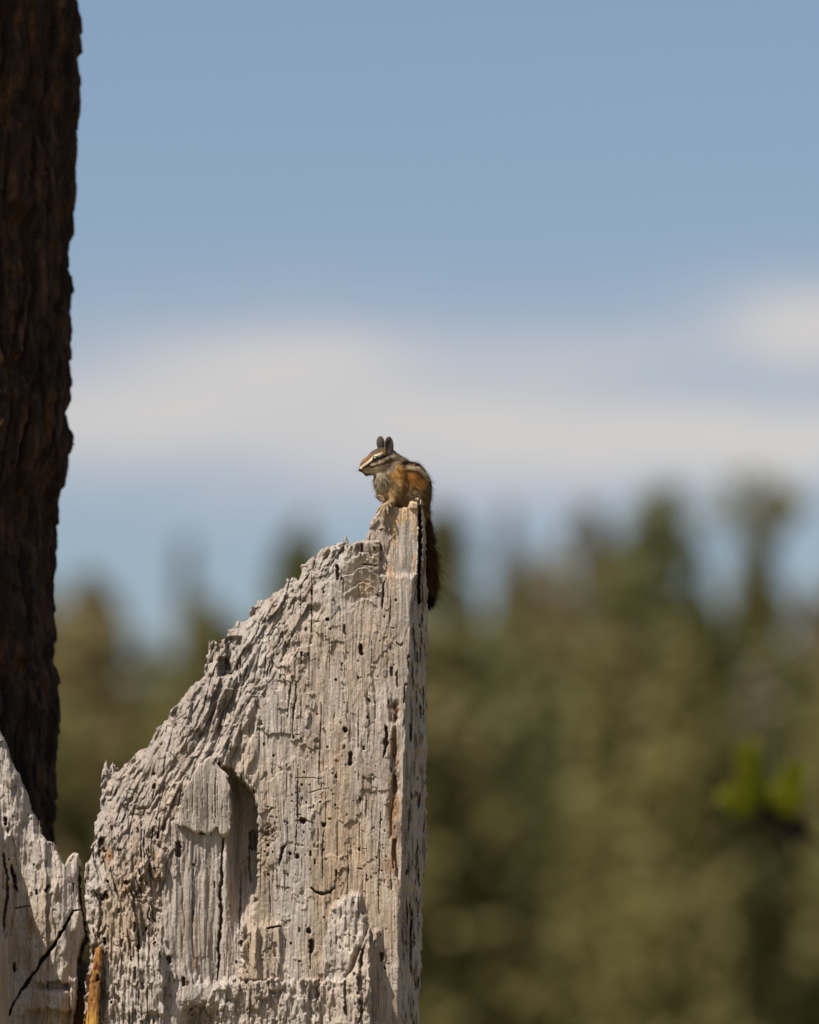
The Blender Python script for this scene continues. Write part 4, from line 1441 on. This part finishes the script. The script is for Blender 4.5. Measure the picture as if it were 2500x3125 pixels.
def coat(P):
    """colour of the fur at body points (mm, local)"""
    X, Y, D = P[:, 0] / MM + 800, 1300 - P[:, 2] / MM, P[:, 1] - YC
    X = X + fbm(P[:, 0] * .6, P[:, 2] * .6 + P[:, 1] * .4, 601, 2) * 9
    Y = Y + fbm(P[:, 0] * .6 + 9, P[:, 2] * .6 + P[:, 1] * .4, 603, 2) * 9
    c = np.tile(OCHRE, (len(P), 1))

    def paint(col, m):
        nonlocal c
        c = c * (1 - m[:, None]) + np.array(col) * m[:, None]

    def stroke(col, pts, w, a=1.0, s=.55):
        d = line_dist(X, Y, pts)
        paint(col, a * (1 - ss(w * s, w * 1.2, d)))

    def blob(col, x, y, rx, ry, a=1.0):
        q = np.hypot((X - x) / rx, (Y - y) / ry)
        paint(col, a * (1 - ss(.6, 1.15, q)))
    # body
    blob(OCHRE * .85, 1080, 1080, 330, 260)
    blob(RUST, 1090, 830, 240, 150, .95)
    blob(RUST * np.array([1.1, 1.15, 1.2]), 1180, 880, 120, 120, .6)
    blob(np.array([.36, .26, .155]), 980, 1130, 240, 150, .7)
    blob(np.array([.17, .11, .065]), 1290, 1130, 120, 240, .7)
    # shoulder and arm
    blob(RUST * np.array([1.05, 1.25, 1.3]), 850, 800, 150, 170, .9)
    blob(OCHRE * 1.15, 790, 1010, 120, 200, .8)
    blob(RUST * .7, 930, 900, 70, 170, .55)
    # chest
    blob(WHT * .92, 570, 900, 130, 260)
    blob(WHT * .95, 640, 960, 90, 150, .9)
    # back stripes
    stroke(DARK * 1.4, [(880, 600), (1000, 570), (1130, 620), (1230, 730), (1320, 880)], 46, .95)
    stroke(RUF * 1.1, [(900, 640), (1020, 615), (1120, 650)], 30, .7)
    stroke(CREAM, [(950, 655), (1050, 665), (1150, 690), (1215, 740), (1270, 830)], 30, .95)
    stroke(DARK * 2.0, [(960, 715), (1060, 722), (1150, 755), (1220, 810)], 22, .7)
    # head
    hd = ss(900, 800, X + (Y - 500) * .25) * ss(800, 730, Y)
    paint(np.array([.21, .155, .105]), hd)
    blob(GBR, 500, 420, 210, 120, .95)
    blob(np.array([.21, .115, .06]), 380, 500, 110, 70, .7)
    stroke(np.array([.26, .12, .05]), [(240, 650), (300, 560), (360, 510)], 40, .7)
    blob(np.array([.34, .17, .05]), 610, 400, 60, 70, .8)
    blob(WHT * 1.0, 560, 730, 170, 75)
    blob(WHT * .95, 420, 720, 120, 60, .9)
    blob(np.array([.42, .24, .09]), 330, 690, 70, 45, .8)
    stroke(np.array([.33, .21, .11]), [(560, 660), (700, 610), (800, 590)], 26, .6)
    stroke(DARK, [(300, 665), (390, 620), (450, 565), (560, 535), (650, 490)], 32)
    stroke(CREAM * 1.05, [(255, 668), (330, 620), (410, 555), (480, 488), (570, 458)], 19, .9)
    stroke(np.array([.14, .075, .04]), [(265, 625), (340, 570), (410, 505), (480, 455), (570, 425)], 15, .8)
    stroke(CREAM, [(430, 635), (500, 605), (580, 575), (660, 530), (770, 485)], 24, .85)
    stroke(np.array([.09, .045, .025]), [(420, 668), (520, 638), (610, 615), (720, 570), (820, 560)], 20, .95)
    stroke(RUF * 1.4, [(560, 620), (680, 580), (780, 540)], 14, .5)
    blob(np.array([.50, .42, .29]), 790, 430, 55, 75, .75)
    blob(np.array([.33, .26, .17]), 830, 540, 60, 80, .6)
    blob(np.array([.04, .025, .022]), 250, 712, 32, 28)
    stroke(np.array([.10, .05, .035]), [(270, 745), (330, 770), (400, 762)], 13, .75)
    # ears
    ear = ss(400, 370, Y) * ss(640, 620, X)
    paint(np.array([.085, .062, .05]), ear)
    ear2 = ss(62, 52, np.abs(X - 694)) * ss(480, 455, Y) * (D < -5)
    paint(np.array([.035, .024, .018]), ear2)
    stroke(np.array([.11, .08, .06]), [(735, 230), (752, 330), (745, 430)], 12, .8 * 1.0)
    # hands and feet
    hand = (ss(1195, 1240, Y) * ss(780, 740, X))
    paint(PAW, hand)
    blob(PAW * 1.3, 580, 1120, 95, 72, .95)
    paint(PAW * .9, ss(1110, 1130, X) * ss(1225, 1200, X) * ss(1310, 1290, Y) * ss(1150, 1165, Y) * (D < -12))
    # tail
    tl = ss(1330, 1420, Y) * ss(1120, 1180, X)
    paint(np.array([.15, .08, .035]), tl)
    paint(DARK, tl * ss(2350, 2560, Y))
    # claws and finger tips
    return c


furm = Mat('fur', 0.75)
fa = furm.attr()
furm.l(fa, furm.b.inputs['Base Color'])
furm.b.inputs['Specular IOR Level'].default_value = 0.15
ftr = furm.n('ShaderNodeBsdfTranslucent')
furm.l(fa, ftr.inputs['Color'])
fmx = furm.n('ShaderNodeMixShader')
fmx.inputs[0].default_value = 0.18
furm.l(furm.b.outputs[0], fmx.inputs[1])
furm.l(ftr.outputs[0], fmx.inputs[2])
furm.l(fmx.outputs[0], furm.t.nodes['Material Output'].inputs[0])

skinm = Mat('hide', 0.8)
sc_ = skinm.mul(skinm.attr(), skinm.ramp(skinm.noise(900, 3), [(.3, g3(.75)), (.7, g3(1.1))]))
skinm.l(sc_, skinm.b.inputs['Base Color'])

body = new_mesh('body', V / 1000.0, Fn, skinm.m, chip, col=coat(V) * .85)

# fur: one tapered ribbon per hair
rs = np.random.RandomState(77)
p0, p1, p2, p3 = (V[Fn[:, i]] for i in range(4))
fnorm = np.cross(p2 - p0, p3 - p1)
area = np.linalg.norm(fnorm, axis=1)
fnorm /= area[:, None] + 1e-9
vn = np.zeros_like(V)
for i in range(4):
    np.add.at(vn, Fn[:, i], fnorm)
vn /= np.linalg.norm(vn, axis=1)[:, None] + 1e-9
fc = (p0 + p1 + p2 + p3) / 4
fX, fY = fc[:, 0] / MM + 800, 1300 - fc[:, 2] / MM
tailm = ss(1340, 1460, fY) * ss(1130, 1180, fX)
bare = ((fY > 1235) & (fX < 770)) | ((fX > 1100) & (fX < 1222) & (fY > 1150) & (fY < 1300) & (fc[:, 1] - YC < -12))
bare |= (fX < 275) & (fY > 660)
bare |= np.hypot(fX - 488, fY - 535) < 50
wgt = area * (1 + 2.2 * tailm) * np.where(bare, 0.0, 1.0) * np.where((fX < 720) & (fY < 780), 1.6, 1.0)
NH = 110000
fi = rs.choice(len(Fn), NH, p=wgt / wgt.sum())
u, v = rs.rand(NH, 1), rs.rand(NH, 1)
root = (p0[fi] * (1 - u) + p1[fi] * u) * (1 - v) + (p3[fi] * (1 - u) + p2[fi] * u) * v
nrm = vn[Fn[fi, 0]]
X, Y, D = root[:, 0] / MM + 800, 1300 - root[:, 2] / MM, root[:, 1] - YC
tl = ss(1340, 1460, Y) * ss(1130, 1180, X)
face = ss(620, 480, X) * ss(800, 740, Y)
headm = ss(860, 780, X) * ss(800, 740, Y)
earm = np.clip(ss(390, 360, Y) + ss(70, 55, np.abs(X - 694)) * ss(470, 440, Y) * (D < -5), 0, 1)
limb = ss(1000, 1150, Y) * ss(860, 780, X)
flow = np.zeros((NH, 3))
flow += headm[:, None] * np.array([0.9, 0, 0.15])
flow += (1 - headm)[:, None] * np.array([0.65, 0, -0.75])
flow += limb[:, None] * np.array([-0.9, 0, -0.5])
flow += (ss(720, 600, X) * ss(760, 860, Y))[:, None] * np.array([-0.6, 0, -0.6])
flow = flow * (1 - tl)[:, None] + tl[:, None] * np.array([0.10, 0.1, -1.0])
flow = flow * (1 - earm)[:, None] + earm[:, None] * np.array([0.05, 0, 1.0])
flow += rs.normal(0, 0.26, (NH, 3))
flow -= nrm * (flow * nrm).sum(1)[:, None]
flow /= np.linalg.norm(flow, axis=1)[:, None] + 1e-6
ln = 4.8 + 0 * X
ln = ln * (1 - headm) + headm * (2.3)
ln = ln * (1 - face) + face * 1.0
ln = ln * (1 - earm) + earm * 0.8
ln = ln * (1 - limb) + limb * 1.8
ln = ln * (1 + .35 * ss(1150, 1320, X) * (1 - tl))
ln = ln * (1 - tl) + tl * (6.5 + 8.5 * np.exp(-((Y - 2280) / 480) ** 2)) * ss(1330, 1600, Y)
guard = rs.rand(NH) < .07
tc_n = vnoise(Y / 34 + 3, D * .35 + X / 60, 655)
ln = np.maximum(ln, .6) * rs.uniform(.6, 1.2, NH) * (1 + tl * (tc_n - .4) * .5) * np.where(guard, 1.75, 1.0)
lift = 0.32 + .30 * rs.rand(NH) ** 1.5 + .25 * guard * (1 - face) + tl * (.10 + .60 * rs.rand(NH) + .22 * vnoise(Y / 34 + 3, D * .35 + X / 60, 655))
lift *= 1 - .35 * face
dirn = flow * np.cos(lift)[:, None] + nrm * np.sin(lift)[:, None]
mid = root - nrm * .25 + dirn * (ln * .55)[:, None]
tip = root + (flow * np.cos(lift * .8)[:, None] + nrm * np.sin(lift * .8)[:, None]) * ln[:, None]
wd = np.cross(dirn, nrm + rs.normal(0, .5, (NH, 3)))
wd /= np.linalg.norm(wd, axis=1)[:, None] + 1e-6
wv = (0.12 * rs.uniform(.7, 1.3, NH) * (1 + .5 * tl) * (1 - .3 * face))[:, None]
r0 = root - nrm * .25
HVt = np.stack([r0 - wd * wv, r0 + wd * wv, mid + wd * wv * .8, mid - wd * wv * .8, tip + wd * wv * .15, tip - wd * wv * .15], 1)
b0 = np.arange(NH)[:, None] * 6
HF = np.concatenate([b0 + np.array([0, 1, 2, 3]), b0 + np.array([3, 2, 4, 5])])
hc = coat(root + rs.normal(0, .42, (NH, 3)) * (1 - .65 * face)[:, None])
al = root @ np.array([.6, .2, -.77])
acr = root @ np.array([.77, .3, .6])
clump = .55 * vnoise(acr / 1.0, al / 4.2, 651) + .45 * vnoise(acr / 2.1, al / 7, 657)
clump = np.where(tl > .5, vnoise((X + D * 9) / 14, Y / 90, 653), clump)
vary = (.36 + 1.28 * clump[:, None]) * rs.uniform(.8, 1.2, (NH, 1))
dk = (rs.rand(NH) < .16)[:, None]
hc = hc * np.where(dk, .4, vary)
tipc = hc * rs.uniform(.95, 1.25, (NH, 1))
edge_black = (tl * (rs.rand(NH) < .5))[:, None]
tipc = tipc * (1 - edge_black * .85)
HC = np.stack([hc * .8, hc * .8, hc, hc, tipc, tipc], 1).reshape(-1, 3)
fur = new_mesh('fur', HVt.reshape(-1, 3) / 1000, HF, furm.m, chip, smooth=True, col=HC)
fur['kind'] = 'stuff'
cv = np.stack([vnoise(acr / 1.5, al / 5, 660 + q) - .5 for q in range(3)], -1)
hn = (nrm[:, None] + 0.35 * dirn[:, None] + 0.75 * cv[:, None] + rs.normal(0, .3, (NH, 1, 3))).repeat(6, 1).reshape(-1, 3)
hn /= np.linalg.norm(hn, axis=1)[:, None]
try:
    fur.data.normals_split_custom_set_from_vertices(hn.astype(np.float32).tolist())
except Exception as ex_:
    print('normals', ex_)


def uv_ball(name, c, r, mat, sq=(1, 1, 1), n=20):
    V, F = [], []
    for i in range(n + 1):
        a = math.pi * i / n
        for j in range(2 * n):
            b = math.pi * j / n
            V.append((c[0] + r * sq[0] * math.sin(a) * math.cos(b), c[1] + r * sq[1] * math.sin(a) * math.sin(b), c[2] + r * sq[2] * math.cos(a)))
    for i in range(n):
        for j in range(2 * n):
            F.append((i * 2 * n + j, (i + 1) * 2 * n + j, (i + 1) * 2 * n + (j + 1) % (2 * n), i * 2 * n + (j + 1) % (2 * n)))
    return new_mesh(name, np.array(V) / 1000, F, mat, chip)


eyem = Mat('eye', 0.2)
eyem.b.inputs['Base Color'].default_value = (.006, .004, .003, 1)
eyem.b.inputs['Specular IOR Level'].default_value = 0.9
uv_ball('eye', C3((490, 538, eyeN + 1.1)), 3.9, eyem.m, (1.1, 1, .95))
uv_ball('eye', C3((470, 540, eyeF - 1.9)), 3.3, eyem.m, (1.1, 1, .95))
nosem = Mat('nose_skin', 0.5)
nosem.l(nosem.ramp(nosem.noise(1500, 2), [(.3, (.025, .017, .016)), (.7, (.05, .034, .03))]), nosem.b.inputs['Base Color'])
uv_ball('nose', C3((247, 700, -5.2)), 2.3, nosem.m, (.9, 1.1, .9), 10)
whm = Mat('whisker', 0.5)
whm.b.inputs['Base Color'].default_value = (.05, .04, .035, 1)
for i in range(9):
    s = C3((285 + 12 * (i % 3), 690 + 14 * (i % 4), -9 + 1.0 * (i % 2) if i < 6 else 0))
    e = s + np.array([-7 - 3 * (i % 3), (-9 if i < 6 else 8) + 1.5 * (i % 2), -4 + 2.6 * (i % 5)])
    m = (s + e) / 2 + np.array([0, 0, 1.2])
    Vw, Fw = tube([Vector(s / 1000), Vector(m / 1000), Vector(e / 1000)], [.00009, .00007, .00003], 4)
    new_mesh('whisker', Vw, Fw, whm.m, chip)
clm = Mat('claw', 0.5)
clm.b.inputs['Base Color'].default_value = (.03, .022, .018, 1)
for p in ((512, 1392, -31), (548, 1432, -31), (610, 1448, -31), (684, 1418, -31), (1105, 1196, -27), (1140, 1205, -28), (1186, 1262, -26)):
    s = C3(p)
    Vw, Fw = tube([Vector(s / 1000), Vector((s + [-.7, -.6, -.9]) / 1000), Vector((s + [-1.0, -.3, -2.0]) / 1000)], [.0006, .00045, .0001], 6)
    new_mesh('claw', Vw, Fw, clm.m, chip)
